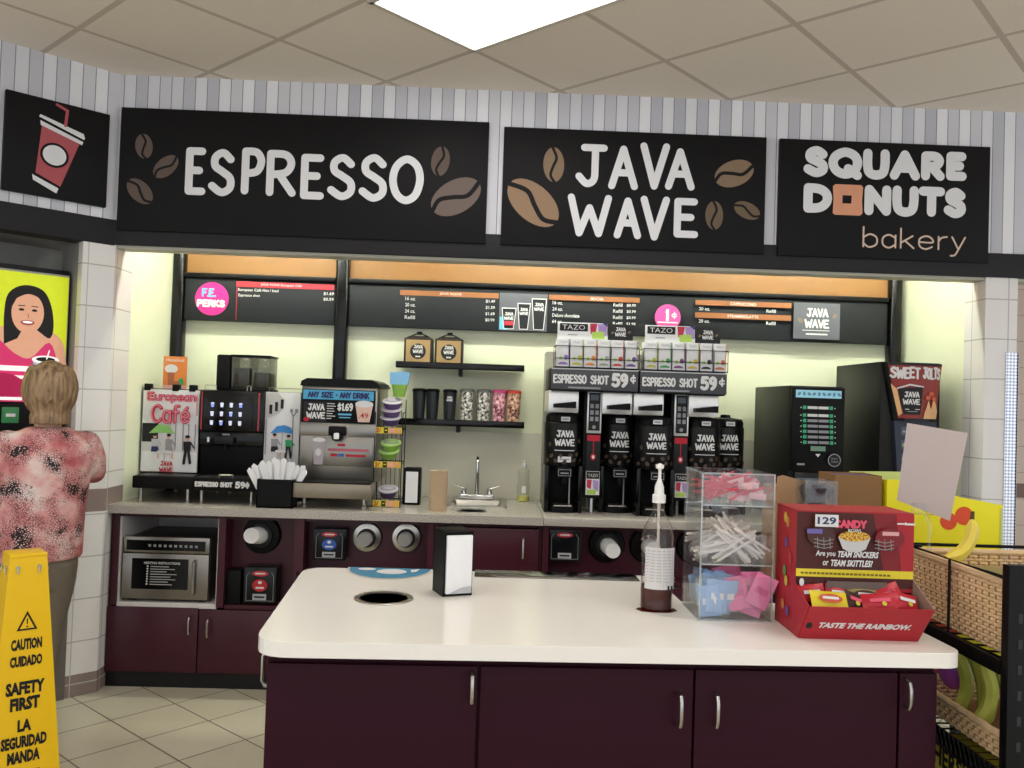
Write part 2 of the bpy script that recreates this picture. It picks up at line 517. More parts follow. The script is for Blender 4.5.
chrome_m = M('chrome', 'd8d8d8', .1, 1)
white_m = M('white_plastic', 'eeeeec', .4, noise=.02)
paper_m = M('white_paper', 'f0f0f2', .8, noise=.02)
cream_m = M('cream_print', 'd9d9da', .7, noise=.02)

struct('floor', MB().box(-7, 7, -4, 8, -.08, 0, floor_m))
struct('ceiling', MB().box(-7, 7, -4, 8, 3.05, 3.12, ceil_m))
struct('wall_soffit', MB().box(-1.89, 4.2, 4.25, 4.35, 2.32, 3.05, stripe_m))
struct('trim_1', MB().box(-1.895, 4.2, 4.235, 4.36, 2.2, 2.322, band_m, .004))
struct('trim_2', MB().box(-1.89, 4.2, 4.26, 4.36, 2.185, 2.2, M('soffit_edge', 'b8b5a8', .6)))
A0 = Vector((-1.89, 4.25, 0))
def angled(o):
    o.location = A0; o.rotation_euler = (0, 0, ANG)
    return o
angled(struct('wall_left', MB().box(-2.8, 0, 0, .1, 2.32, 3.05, stripe_m)))
angled(struct('trim_3', MB().box(-2.8, .004, -.012, .11, 2.195, 2.322, band_m, .004)))
angled(struct('wall_recess', MB().box(-2.8, -.1, .42, .5, 0, 2.35, M('recess_grey', '8f8c88', .6)).box(-2.8, -.1, .06, .46, 2.2, 2.3, MATS['recess_grey'])))
d2 = -Vector((math.cos(ANG), math.sin(ANG))); n2 = Vector((-math.sin(ANG), math.cos(ANG)))
pa = Vector((-1.88, 4.252)); pb = pa+d2*.15; pc = pb+n2*.3; pj = pb+n2*.06
struct('wall_left_pillar', MB().prism([pa, (-1.88, 4.46), (-2.05, 4.66), pj, pb], tile_w, 0, 2.2))
struct('trim_10', MB().prism([pj, (-2.05, 4.66), pc], MATS['recess_grey'], 0, 2.2))  # added panel over the jamb side; its grey colour stands for shade there
struct('wall_alcove_left', MB().box(-2.0, -1.88, 4.46, 5.2, 0, 2.65, alc_m))
struct('wall_back', MB().box(-2.0, 2.6, 5.1, 5.2, 0, 2.65, alc_m))
struct('wall_alcove_right', MB().prism([(2.497, 4.44), (2.47, 5.1), (2.6, 5.1), (2.66, 4.44)], alc_m, 0, 2.65))
struct('wall_right_pillar', MB().box(2.497, 2.662, 4.25, 4.44, 0, 2.2, tile_w))
struct('wall_alcove_top', MB().box(-2.0, 2.7, 4.35, 5.2, 2.62, 2.7, alc_m))
struct('wall_far_right', MB().box(2.7, 7, 6.5, 6.6, 0, 3.05, tile_far))
struct('trim_4', MB().box(-1.88, 2.465, 5.088, 5.1, .91, 1.305, splash_m))
struct('trim_5', MB().box(-1.82, 2.45, 5.06, 5.1, 2.17, 2.62, wood_m))
for n_, (x0, x1) in enumerate(((-1.884, -1.812), (-.933, -.853), (2.372, 2.445))):
    mb = MB().box(x0, x1, 5.0, 5.098, .905, 2.6, blackg_m, .028, 4)
    struct('trim_%d' % (6+n_), mb)
# diamond-plate corner guard
mt, N, L = new_mat('diamond_plate')
b = N['Principled BSDF']; b.inputs['Metallic'].default_value = .8; b.inputs['Roughness'].default_value = .25
tc = N.new('ShaderNodeTexCoord'); ck = N.new('ShaderNodeTexChecker'); ck.inputs['Scale'].default_value = 85
mp = N.new('ShaderNodeMapping'); mp.inputs['Rotation'].default_value = (0, PI/4, 0)
L.new(tc.outputs['Object'], mp.inputs[0]); L.new(mp.outputs[0], ck.inputs['Vector'])
ck.inputs['Color1'].default_value = lin('f2f2f6'); ck.inputs['Color2'].default_value = lin('b3bac9')
L.new(ck.outputs['Color'], b.inputs['Base Color'])
bp = N.new('ShaderNodeBump'); bp.inputs['Distance'].default_value = .002; L.new(ck.outputs['Fac'], bp.inputs['Height']); L.new(bp.outputs[0], b.inputs['Normal'])
struct('trim_9', MB().box(2.605, 2.668, 4.243, 4.25, .11, 1.82, mt).box(2.662, 2.669, 4.243, 4.3, .11, 1.82, mt))

# ------------------------------------------------------------------ ceiling lamps (two-by-four troffers lying in the grid)
diff_m, N, L = new_mat('lamp_diffuser')
b = N['Principled BSDF']; b.inputs['Base Color'].default_value = lin('ffffff')
b.inputs['Emission Color'].default_value = (1, .97, .93, 1); b.inputs['Emission Strength'].default_value = CEIL_LAMP
frame_m = M('lamp_frame', 'd0c8bc', .5)
def troffer(i, j, label):
    c = CO + DI*TL*(i+1) + DJ*TL*(j+.5)
    t = thing('ceiling_light', label, 'ceiling light', (c.x, c.y, 3.05), -ANG, 'ceiling lights')
    a, b_ = TL-.01, TL/2-.01
    MB().box(-a, a, -b_, b_, -.008, -.003, diff_m).build('diffuser', t)
    f = MB()
    for x0, x1, y0, y1 in ((-a-.008, a+.008, -b_-.008, -b_+.014), (-a-.008, a+.008, b_-.014, b_+.008), (-a-.008, -a+.014, -b_, b_), (a-.014, a+.008, -b_, b_)):
        f.box(x0, x1, y0, y1, -.014, -.001, frame_m)
    f.build('frame', t)
troffer(2, 1, 'bright white ceiling light panel above the island, its corner at the top of the photo')
for i, j in ((6, 1), (6, -3), (2, -3), (10, -3), (6, -7), (10, 1), (-2, -3)):
    troffer(i, j, 'white ceiling light panel out of the photo, over the shop floor')
cove_m, N, L = new_mat('cove_tube')
b = N['Principled BSDF']; b.inputs['Emission Color'].default_value = (.96, 1, .84, 1); b.inputs['Emission Strength'].default_value = COVE_LAMP
for k, x in enumerate((-1.25, .3, 1.85)):
    t = thing('fluorescent_light', 'fluorescent tube light hidden behind the striped soffit above the coffee counter', 'light', (x, 4.47, 2.62), 0, 'cove lights')
    MB().box(-.6, .6, -.05, .05, -.03, 0, white_m, .005).build('fixture', t)
    MB().lathe([(.014, -.585), (.014, .585)], cove_m, (0, 0, -.05), 12, 'X').lathe([(.016, -.6), (.016, -.58)], white_m, (0, 0, -.05), 10, 'X').lathe([(.016, .58), (.016, .6)], white_m, (0, 0, -.05), 10, 'X').build('tube', t)

# ------------------------------------------------------------------ the big signs on the soffit
sign_m = M('sign_black', '100f11', .6, noise=.03, spec=.2)
beanE, beanJ, beanJ2 = M('bean_dull', '5f514a', .7), M('bean_brown', '86705a', .7), M('bean_khaki', '6b5a48', .7)
letter_m = M('letter_white', 'e2e2e5', .7, noise=.01)
salmon_m = M('donut_salmon', 'dd9c7c', .7); tan_m = M('letter_tan', 'd8bfae', .7)
SY = 4.222
def sign(name, label, x0, x1, z0, z1):
    t = thing(name, label, 'sign', ((x0+x1)/2, SY, (z0+z1)/2))
    w, h = (x1-x0)/2, (z1-z0)/2
    MB().box(-w, w, 0, .026, -h, h, sign_m, .002).build('panel', t)
    return t, -(x0+x1)/2, -(z0+z1)/2
def words(t, ox, oz, rows, mat, sw):
    for row in rows:
        lm = MB(); a = Art(lm, (ox, 0, oz))
        for ch, x, z, w, h in row: a.hand(ch, x, z, h, w, mat, sw)
        lm.build('lettering', t)
def beans(t, ox, oz, lst):
    for x, z, l, w, r, mt in lst:
        bm_ = MB(); Art(bm_, (ox, 0, oz)).bean(x, z, l, w, r, mt, sign_m); bm_.build('bean_print', t)
t, ox, oz = sign('wall_sign', 'wide black sign reading ESPRESSO with brown coffee beans, on the striped soffit', -1.868, -.05, 2.27, 2.879)
words(t, ox, oz, ((('E', -1.542, 2.456, .102, .237), ('S', -1.428, 2.455, .13, .235), ('P', -1.267, 2.468, .115, .234), ('R', -1.144, 2.465, .148, .23),
                       ('E', -.975, 2.456, .118, .226), ('S', -.842, 2.458, .138, .23), ('S', -.687, 2.456, .14, .238), ('O', -.538, 2.45, .172, .244)),), letter_m, .038)
beans(t, ox, oz, ((-1.749, 2.688, .125, .085, 1.75, beanE), (-1.638, 2.591, .145, .088, .75, beanE), (-1.76, 2.464, .155, .095, 2.4, beanE),
      (-.287, 2.673, .15, .092, 1.45, beanE), (-.204, 2.498, .27, .165, .55, M('bean_grey', '6d5f58', .7))))
t, ox, oz = sign('wall_sign', 'black sign with two stacked white words and tan coffee beans, middle of the soffit', .025, 1.347, 2.27, 2.86)
words(t, ox, oz, ((('J', .388, 2.572, .158, .217), ('A', .553, 2.566, .15, .222), ('V', .709, 2.572, .15, .236), ('A', .838, 2.574, .15, .212)),
                       (('W', .353, 2.323, .222, .214), ('A', .588, 2.32, .138, .208), ('V', .718, 2.316, .148, .224), ('E', .888, 2.336, .124, .2))), letter_m, .036)
beans(t, ox, oz, ((.278, 2.678, .175, .105, 1.62, beanJ), (.181, 2.483, .305, .18, 2.45, M('bean_tan', '94785f', .7)), (1.186, 2.67, .205, .13, .38, beanJ), (1.091, 2.455, .145, .09, 1.6, beanJ2), (1.256, 2.486, .14, .082, 2.75, beanJ2)))
t, ox, oz = sign('wall_sign', 'black sign with bold rounded white letters and a salmon square, right end of the soffit', 1.416, 2.49, 2.267, 2.858)
words(t, ox, oz, ((('S', 1.536, 2.668, .125, .158), ('Q', 1.662, 2.666, .172, .158), ('U', 1.838, 2.667, .136, .156), ('A', 1.975, 2.67, .155, .152), ('R', 2.134, 2.673, .122, .148), ('E', 2.262, 2.677, .106, .147)),
                       (('D', 1.54, 2.487, .145, .15), ('N', 1.85, 2.486, .136, .154), ('U', 1.992, 2.485, .134, .157), ('T', 2.124, 2.49, .136, .152), ('S', 2.254, 2.487, .114, .155))), letter_m, .047)
d = MB(); a = Art(d, (ox, 0, oz))
a.poly([(1.69, 2.49), (1.7, 2.482), (1.83, 2.482), (1.842, 2.495), (1.838, 2.56), (1.842, 2.625), (1.832, 2.637), (1.7, 2.637), (1.688, 2.625), (1.693, 2.56)], salmon_m)
a.poly([(1.738, 2.541), (1.783, 2.541), (1.785, 2.582), (1.738, 2.582)], sign_m)
d.build('square_emblem', t)
bk = MB(); a = Art(bk, (ox, 0, oz)); a.hand('bakery', 1.845, 2.323, .105, .527, tan_m, .0088, .18)
bk.build('small_lettering', t)
# cup sign on the angled wall (built in that wall's frame)
t = thing('wall_sign', 'small black sign with a red drink cup and straw on the angled left wall', 'sign', tuple(A0.xy + d2*.278 - n2*.03) + (2.6,), ANG)
MB().box(-.226, .226, 0, .026, -.228, .228, sign_m, .002).build('panel', t)
cm = MB(); a = Art(cm, (.278, 0, -2.6))
redc = M('cup_red', 'b2565c', .7)
a.poly([(-.352, 2.70), (-.185, 2.655), (-.262, 2.43), (-.37, 2.475)], redc)
a.poly([(-.366, 2.738), (-.36, 2.75), (-.17, 2.703), (-.163, 2.685), (-.166, 2.675)], letter_m)
a.poly([(-.36, 2.722), (-.357, 2.7), (-.175, 2.648), (-.17, 2.664)], letter_m)
a.poly([(-.384, 2.465), (-.38, 2.44), (-.278, 2.395), (-.27, 2.42)], letter_m)
a.ell(-.293, 2.572, .062, .058, sign_m); a.ell(-.293, 2.572, .051, .047, letter_m)
a.stroke([(-.252, 2.722), (-.246, 2.795), (-.292, 2.812)], .013, redc)
cm.build('cup_print', t)
# ------------------------------------------------------------------ menu boards
board_m = M('menu_charcoal', '232528', .55, noise=.03, spec=.2)
mw = M('menu_white', 'd8d8d8', .7); morange = M('menu_orange', '96603a', .6); mred = M('menu_red', 'bb3440', .6); magenta = M('menu_magenta', 'd82a86', .6); mgrey = M('menu_picture', '5d5e66', .6); mteal = M('menu_teal', '69b7dc', .6)
BY = 5.03
t = thing('menu_board', 'charcoal menu board with a pink circle and red heading, left of the middle black post', 'menu board', (-1.373, BY, 2.03))
MB().box(-.437, .437, 0, .05, -.122, .125, board_m, .003).build('panel', t)
MB().box(-.44, .44, -.02, .06, .127, .155, black_m, .005).build('top_rail', t)
q = MB(); a = Art(q, (1.373, 0, -2.03))
a.ell(-1.652, 2.035, .098, .098, magenta)
a.hand('F.E.', -1.712, 2.045, .052, .085, mteal, .012); a.hand('PERKS', -1.738, 1.985, .046, .165, mw, .013)
a.rect(-1.512, 2.112, -.94, 2.143, mred); a.text('JAVA WAVE European Café', -1.37, 2.119, .017, .24, mw)
a.text('European Café Hot / Iced', -1.5, 2.082, .021, .235, mw); a.text('Espresso shot', -1.497, 2.05, .021, .125, mw)
a.text('$1.69', -1.0, 2.078, .02, .06, mw); a.text('$0.59', -1.0, 2.045, .02, .06, mw)
a.rect(-1.508, 1.915, -1.504, 2.11, mred)
q.build('print', t)
t = thing('menu_board', 'long charcoal menu board with orange headings, right of the middle black post', 'menu board', (.754, BY, 2.03))
MB().box(-1.606, 1.606, 0, .05, -.124, .125, board_m, .003).build('panel', t)
MB().box(-1.608, 1.608, -.02, .06, .127, .155, black_m, .005).build('top_rail', t)
q = MB(); a = Art(q, (-.754, 0, -2.03))
a.rect(-.553, 2.098, .03, 2.128, morange); a.text('JAVA WAVE', -.32, 2.104, .016, .13, mw)
for k, (l, p) in enumerate((('16 oz.', '$1.49'), ('20 oz.', '$1.59'), ('24 oz.', '$1.69'), ('Refill', '$0.99'))):
    z = 2.068-k*.037
    a.text(l, -.52, z, .021, .06, mw); a.text(p, -.045, z, .02, .054, mw)
a.rect(.036, 1.91, .32, 2.132, mgrey)
a.rect(.04, 1.915, .1, 1.99, mteal)
for x0, x1, z1 in ((.05, .138, 2.045), (.142, .222, 2.075), (.226, .316, 2.105)):
    a.poly([(x0+.014, 1.918), (x1-.014, 1.918), (x1, z1), (x0, z1)], mw)
    a.poly([(x0+.018, 1.922), (x1-.018, 1.922), (x1-.005, z1-.006), (x0+.005, z1-.006)], board_m)
    a.javawave((x0+x1)/2, z1-.05, (x1-x0)*.66, mw)
a.rect(.065, 1.94, .122, 1.965, mred)
a.rect(.327, 2.1, .866, 2.13, morange); a.text('MOCHA', .575, 2.106, .017, .075, mw)
for k, (l, p) in enumerate((('16 oz.', '$0.99'), ('24 oz.', '$0.99'), ('Deluxe chocolate', '$0.99'), ('64 oz.', '$1.99'))):
    z = 2.073-k*.037
    a.text(l, .35, z, .021, .06 if k != 2 else .16, mw); a.text('Refill', .71, z, .02, .055, mw); a.text(p, .79, z, .019, .054, mw)
a.ell(1.035, 2.02, .077, .077, M('menu_pink', 'd8509a', .6)); a.hand('1', 1.02, 1.995, .075, .022, mw, .018); a.hand('¢', 1.055, 2.01, .045, .035, mw, .008); a.rect(.975, 1.985, 1.095, 1.993, mw)
a.rect(1.197, 2.1, 1.771, 2.13, morange); a.text('CAPPUCCINO', 1.405, 2.106, .016, .155, mw)
a.rect(1.197, 2.024, 1.771, 2.056, morange); a.text('STEAMERS/LATTE', 1.39, 2.032, .016, .185, mw)
for z in (2.068, 1.995): a.text('20 oz.', 1.219, z, .02, .065, mw); a.text('Refill', 1.622, z, .02, .056, mw)
a.rect(1.785, 1.92, 2.063, 2.136, mgrey); a.javawave(1.925, 2.045, .15, mw)
a.stroke([(1.84, 1.972), (2.0, 1.972)], .004, mw); a.rect(1.86, 1.945, 1.99, 1.954, mw)
a.bean(1.825, 2.03, .04, .024, 2.4, beanJ, mgrey); a.bean(2.03, 2.06, .035, .022, .6, beanJ, mgrey)
q.build('print', t)

# ------------------------------------------------------------------ back counter and its cabinets
granite_m, N, L = new_mat('speckled_granite')
b = N['Principled BSDF']; b.inputs['Roughness'].default_value = .25
tc = N.new('ShaderNodeTexCoord'); nz = N.new('ShaderNodeTexNoise'); nz.inputs['Scale'].default_value = 260; nz.inputs['Detail'].default_value = 2
L.new(tc.outputs['Object'], nz.inputs['Vector'])
cr_ = N.new('ShaderNodeValToRGB'); e = cr_.color_ramp.elements
e[0].position, e[0].color = .36, lin('77706c'); e[1].position, e[1].color = .62, lin('c9c4b8')
e.new(.5).color = lin('b3aca4')
L.new(nz.outputs['Fac'], cr_.inputs[0]); L.new(cr_.outputs[0], b.inputs['Base Color'])
purple_m = M('burgundy_laminate', '421523', .38, noise=.05, scale=9)
purpled_m = M('burgundy_edge', '38121e', .4, noise=.05)
niche_m = M('niche_white', 'd9d6d2', .5)
toe_m = M('toe_kick_black', '0b0b0c', .5)
t = thing('countertop', 'speckled grey counter left of the seam, carrying the espresso machine and sink', 'countertop', (-.795, 4.29, .87))
def rrect(x0, x1, y0, y1, r=.02, k=4):
    P = []
    for cx, cy, a0 in ((x1-r, y1-r, 0), (x0+r, y1-r, .5), (x0+r, y0+r, 1), (x1-r, y0+r, 1.5)):
        P += [(cx+r*math.cos(PI*(a0+.5*i/k)), cy+r*math.sin(PI*(a0+.5*i/k))) for i in range(k+1)]
    return P
def circ(cx, cy, r, n=32): return [(cx+r*math.cos(2*PI*i/n), cy+r*math.sin(2*PI*i/n)) for i in range(n)]
ox, oy = .795, -4.29
sh = [(x+ox, y+oy) for x, y in rrect(-.2, .09, 4.68, 4.93)]
th = [(x+ox, y+oy) for x, y in circ(-.075, 4.47, .07)]
MB().prism([(-1.085, 0), (1.083, 0), (1.083, .808), (-1.085, .808)], granite_m, 0, .04, holes=(sh, th)).build('slab', t)
t = thing('countertop', 'speckled grey counter right of the seam, under the coffee urns', 'countertop', (1.36, 4.29, .87))
MB().box(-1.07, 1.07, 0, .808, 0, .04, granite_m, .002).build('slab', t)
def handle(mb, x, z0, z1, y=0, r=.005, out=.03):
    mb.tube([(x, y, z0), (x, y-out*.8, z0+.004), (x, y-out, z0+.018), (x, y-out, z1-.018), (x, y-out*.8, z1-.004), (x, y, z1)], r, steel_m)
def door(t, x0, x1, z0, z1, hx=None, hz=None, y=0, mat=None):
    d = MB().box(x0+.002, x1-.002, y-.018, y, z0+.002, z1-.002, mat or purple_m, .0015).build('door', t)
    if hx is not None:
        h = MB(); handle(h, hx, hz[0], hz[1], y-.018); h.build('handle', d)
CY = 4.34   # carcass front; doors stand 18 mm proud
def carcass(t, w, niche=None, depth=.74):
    """hollow box, local x 0..w, y 0..depth"""
    m_ = MB()
    m_.box(0, .018, 0, depth, .08, .868, purpled_m).box(w-.018, w, 0, depth, .08, .868, purpled_m)
    m_.box(.018, w-.018, depth-.015, depth, .08, .868, purpled_m).box(.018, w-.018, 0, depth, .08, .1, purpled_m)
    m_.box(.018, w-.018, 0, depth, .85, .868, purpled_m)
    m_.build('carcass', t)
    MB().box(0, w, .005, .025, 0, .08, toe_m).build('toe_kick', t)
# microwave and cup cabinet
t = thing('base_cabinet', 'burgundy base cabinet holding the microwave niche, at the left end of the back counter', 'cabinet', (-1.878, CY, 0))
w = .935
carcass(t, w)
for x0, x1 in ((.018, .045), (.54, .575), (.918, .935)): MB().box(x0, x1, -.018, .5, .41, .865, purple_m).build('divider', t)
MB().box(.045, .54, -.01, .5, .4, .425, niche_m).box(.045, .054, -.005, .5, .425, .85, niche_m).box(.045, .54, .48, .5, .425, .85, niche_m).box(.531, .54, 0, .5, .425, .85, niche_m).build('niche_lining', t)
MB().box(.575, .918, .1, .12, .42, .85, purple_m).box(.575, .918, 0, .12, .4, .42, purple_m).build('niche_panel', t)
door(t, .0, .455, .08, .405, .418, (.275, .365)); door(t, .457, .935, .08, .4, .51, (.265, .355))
def niche_cab(name_label, x0, x1):
    t = thing('base_cabinet', name_label, 'cabinet', (x0, CY, 0))
    w = x1-x0; carcass(t, w)
    for x_ in (0, w-.03): MB().box(x_, x_+.03, -.018, .3, .6, .865, purple_m).build('divider', t)
    MB().box(.03, w-.03, .1, .12, .6, .85, purple_m).box(.03, w-.03, -.018, .12, .58, .6, purple_m).build('niche_panel', t)
    door(t, 0, w/2, .08, .578, w/2-.05, (.44, .53)); door(t, w/2, w, .08, .578, w/2+.05, (.44, .53))
niche_cab('burgundy base cabinet with two steel cup dispensers, behind the left half of the island', -.943, -.262)
t = thing('base_cabinet', 'burgundy base cabinet with a flat drawer front below the sink', 'cabinet', (-.262, CY, 0))
carcass(t, .55)
d = MB().box(.02, .53, -.018, 0, .585, .845, purple_m, .0015).build('drawer', t)
h = MB(); handle(h, .452, .7, .8, -.018); h.build('handle', d)
door(t, 0, .275, .08, .578, .23, (.44, .53)); door(t, .275, .55, .08, .578, .32, (.44, .53))
niche_cab('burgundy base cabinet with round black cup dispensers, below the coffee urns', .29, 1.4)
t = thing('base_cabinet', 'burgundy base cabinet at the right end, mostly behind the red candy carton', 'cabinet', (1.402, CY, 0))
carcass(t, 1.02)
door(t, 0, .51, .08, .86, .46, (.6, .7)); door(t, .51, 1.02, .08, .86, .56, (.6, .7))

# microwave
t = thing('microwave_oven', 'steel commercial microwave oven in the white niche under the counter', 'microwave', (-1.6, 4.345, .4255))
MB().box(-.215, .215, .015, .42, .012, .315, M('oven_case', '4a4744', .4, .6), .006).build('case', t)
f = MB().box(-.215, .215, -.008, .02, .245, .325, M('microwave_steel', '8f8b84', .35, 1, .05, 60), .004)
a = Art(f, (0, -.008, 0)); a.rect(-.198, .258, .195, .308, blackg_m)
for k in range(10): a.rect(-.09+k*.026, .276, -.076+k*.026, .288, M('key_grey', '8a8a8a', .6))
f.build('control_panel', t)
d = MB().box(-.215, .215, -.012, .016, .015, .242, MATS['microwave_steel'], .004)
d.box(-.165, .115, -.0145, -.011, .065, .218, blackg_m)
d = d.build('door', t)
g = MB(); a = Art(g, (0, -.0145, 0))
a.text('HEATING INSTRUCTIONS', -.105, .19, .012, .18, mw)
for k in range(8):
    a.rect(-.09, .176-k*.0125, -.082, .183-k*.0125, mw); a.rect(-.072, .176-k*.0125, (.02, .05, .01, .06, .03, .055, .02, .04)[k], .181-k*.0125, M('print_grey', '9c9c9c', .7))
g.build('instruction_print', d)
h = MB().tube([(.148, -.012, .05), (.148, -.034, .055), (.148, -.036, .13), (.148, -.034, .205), (.148, -.012, .21)], .009, steel_m).build('handle', d)
for x0 in (-.2, .16):
    for y0 in (.03, .35): MB().box(x0, x0+.04, y0, y0+.04, 0, .012, blackp_m).build('foot', t)

# in-counter cup dispensers and lid holders (their flanges sit on the recessed niche panel, y = CY+.1)
NY = CY+.1
cupw = M('paper_cup_white', 'e4e4e4', .6)
def cup_dispenser(label, x, z, R, ring, tubem, cupr, tip, deep=.1, cm_=None):
    t = thing('cup_dispenser', label, 'cup dispenser', (x, NY, z), 0, 'cup dispensers under the counter')
    MB().lathe([(R*.55, -.03), (R*.93, -.024), (R, -.008), (R, 0)], ring, n=32, axis='Y').build('flange', t)
    MB().lathe([(R*.62, -.034), (R*.62, -.05), (R*.45, -.052), (R*.42, -.031)], tubem, n=28, axis='Y').build('collar', t)
    c = MB(); dx, dz = tip
    T = Matrix.Translation((0, -.03, 0)) @ Matrix.Shear('XZ', 4, (0, 0))
    n = 24; pts = []
    for r, y, k in ((cupr*1.15, -.02, 0), (cupr*1.12, -.05, .35), (cupr*.98, -deep, 1), (cupr*.9, -deep, 1)):
        pts.append([(r*math.cos(2*PI*i/n)+dx*k, y, r*math.sin(2*PI*i/n)+dz*k) for i in range(n)])
    vs = [p for r_ in pts for p in r_]
    fs = [(j*n+i, (j+1)*n+i, (j+1)*n+(i+1) % n, j*n+(i+1) % n) for j in range(3) for i in range(n)] + [tuple(range(3*n, 4*n))]
    c.add(vs, fs, cm_ or cupw, False); c.build('paper_cup', t)
cup_dispenser('round black cup dispenser with a white cup, in the niche right of the microwave', -1.15, .762, .098, blackp_m, dark_m, .04, (-.03, .008))
cup_dispenser('grey steel cup dispenser next to the lid box with the blue mark, under the counter', -.61, .765, .077, steel_m, dark_m, .034, (-.014, -.01), .06, M('paper_cup_grey', '9c9b98', .5))
cup_dispenser('grey steel cup dispenser right of its twin, just left of the napkin dispenser', -.408, .77, .077, steel_m, dark_m, .034, (-.008, -.008), .06, MATS['paper_cup_grey'])
cup_dispenser('round black cup dispenser right of the lid box under the urns, white cup inside', .63, .765, .096, blackp_m, dark_m, .038, (.022, -.02))
cup_dispenser('round black cup dispenser behind the syrup bottle, under the urns', .845, .765, .096, blackp_m, chrome_m, .038, (.012, -.006))
cup_dispenser('round black cup dispenser seen through the clear condiment bins', 1.09, .765, .096, blackp_m, dark_m, .038, (.015, -.01))
lidc = M('lid_box_smoke', '141518', .2, spec=.25)
def lid_holder(label, x, z, w, h, top, mid, small=True):
    t = thing('lid_holder', label, 'lid holder', (x, NY, z))
    MB().box(-w/2, w/2, -.09, 0, -h/2, h/2, lidc, .008).build('box', t)
    q = MB(); a = Art(q, (0, -.09, 0))
    for s_ in (-1, 1): a.stroke([(s_*w*.4, -h*.42), (s_*w*.4, h*.25), (s_*w*.33, h*.35)], .003, M('painted_glint', '77797d', .3))  # pale strokes paint a glint along the box edges
    a.stroke([(-w*.4, -h*.42), (w*.4, -h*.42)], .003, MATS['painted_glint'])
    a.ell(0, h*.32, w*.24, h*.075, top); a.rect(-w*.15, h*.3, w*.15, h*.34, mw)
    if mid:
        a.ell(0, 0, w*.22, h*.17, mid); a.rect(-w*.12, -h*.09, w*.12, -h*.04, mw); a.ell(0, h*.08, .01, .008, mw)
    a.rect(-w*.2, -h*.4, w*.2, -h*.23, M('tag_grey', 'a9aaae', .6)); a.rect(-w*.15, -h*.34, w*.15, -h*.29, dark_m)
    q.build('label_and_glint', t)
lid_holder('black lid holder with red marks, below the round dispenser right of the microwave', -1.13, .52, .17, .185, mred, M('lid_red', 'b3262b', .5))
lid_holder('black lid holder with a blue mark, left of the two steel cup dispensers', -.79, .735, .165, .16, mred, M('lid_blue', '2f57ad', .5))
lid_holder('black lid holder with a red mark, left of the black cup dispensers under the urns', .405, .765, .17, .165, mred, None)
t = thing('lid_holder', 'plain black lid box beside the red-marked lid holder, right of the microwave', 'lid holder', (-1.262, NY-.09, .507))
MB().box(-.045, .035, 0, .09, -.09, .085, blackp_m, .006).build('box', t)
# ------------------------------------------------------------------ things on the back counter
CT = .9102   # counter top
posterw = M('poster_white', 'd6d5d8', .5, noise=.03)
pink_l = M('poster_pink', 'd77d94', .6); green_u = M('umbrella_green', '8ec46f', .6); blue_u = M('umbrella_blue', '3f86c9', .6)
grey_l = M('poster_grey', '8f8f95', .6); ink = M('ink_black', '19181b', .6); redk = M('print_red', 'b51f32', .6); skin_p = M('print_skin', 'd9a78c', .6); green_p = M('print_green', '2f9a62', .6); navy_p = M('print_navy', '2b3566', .6)
def figure(a, x, y, h, top, bot, sit=False):
    """a small printed person"""
    a.ell(x, y+h*.9, h*.075, h*.095, skin_p); a.ell(x, y+h*.95, h*.085, h*.06, ink)
    a.poly([(x-h*.12, y+h*.45), (x+h*.12, y+h*.45), (x+h*.14, y+h*.78), (x-h*.14, y+h*.78)], top)
    if sit: a.poly([(x-h*.14, y+h*.25), (x+h*.2, y+h*.25), (x+h*.14, y+h*.47), (x-h*.12, y+h*.47)], bot); a.stroke([(x+h*.16, y+h*.3), (x+h*.17, y)], h*.06, skin_p)
    else:
        a.stroke([(x-h*.05, y+h*.45), (x-h*.1, y)], h*.1, bot); a.stroke([(x+h*.05, y+h*.45), (x+h*.12, y+h*.02)], h*.1, bot)
    a.stroke([(x+h*.12, y+h*.74), (x+h*.25, y+h*.55)], h*.05, top)
# left milk unit with poster
t = thing('milk_cooler', 'black cooler unit with a white poster under red lettering, left of the coffee machine', 'coffee machine', (-1.718, 4.64, CT))
MB().box(-.155, .152, .005, .36, .135, .588, blackp_m, .004).build('body', t)
for x in (-.13, .02, .11): MB().box(x-.015, x+.02, -.012, .03, .575, .612, blackp_m, .004).build('clip', t)
p = MB().box(-.148, .152, -.008, .004, .14, .583, posterw, .001)
a = Art(p, (0, -.008, 0))
a.rect(-.145, .30, -.06, .40, ink)
a.rect(-.145, .143, .149, .25, M('poster_pale', 'e6e6e8', .5))
for x in (.03, .07, .1, .135): a.rect(x, .26, x+.006, .4, grey_l)
a.stroke([(.0, .28), (.0, .36)], .004, grey_l)
a.poly([(-.11, .345), (-.06, .395), (0, .39), (.03, .345), (-.04, .352)], green_u)
figure(a, -.075, .215, .13, M('print_stripe', 'b9b9c2', .6), navy_p, True); figure(a, .0, .215, .13, grey_l, grey_l, True)
a.ell(-.02, .245, .045, .012, posterw); a.stroke([(-.02, .24), (-.02, .2)], .004, grey_l)
figure(a, .1, .19, .15, ink, ink)
a.hand('European', -.125, .52, .05, .265, redk, .0135, .16); a.hand('European', -.1235, .5215, .047, .262, pink_l, .0055, .18)
a.hand('Caf', -.1, .40, .105, .16, redk, .019, .16); a.hand('é', .058, .402, .1, .055, redk, .018)
a.hand('Caf', -.0985, .404, .1, .155, pink_l, .008, .18); a.hand('é', .0605, .406, .092, .048, pink_l, .008)
a.javawave(-.005, .17, .075, redk)
a.stroke([(.145, .45), (.145, .56)], .006, pink_l)
p.build('poster', t)
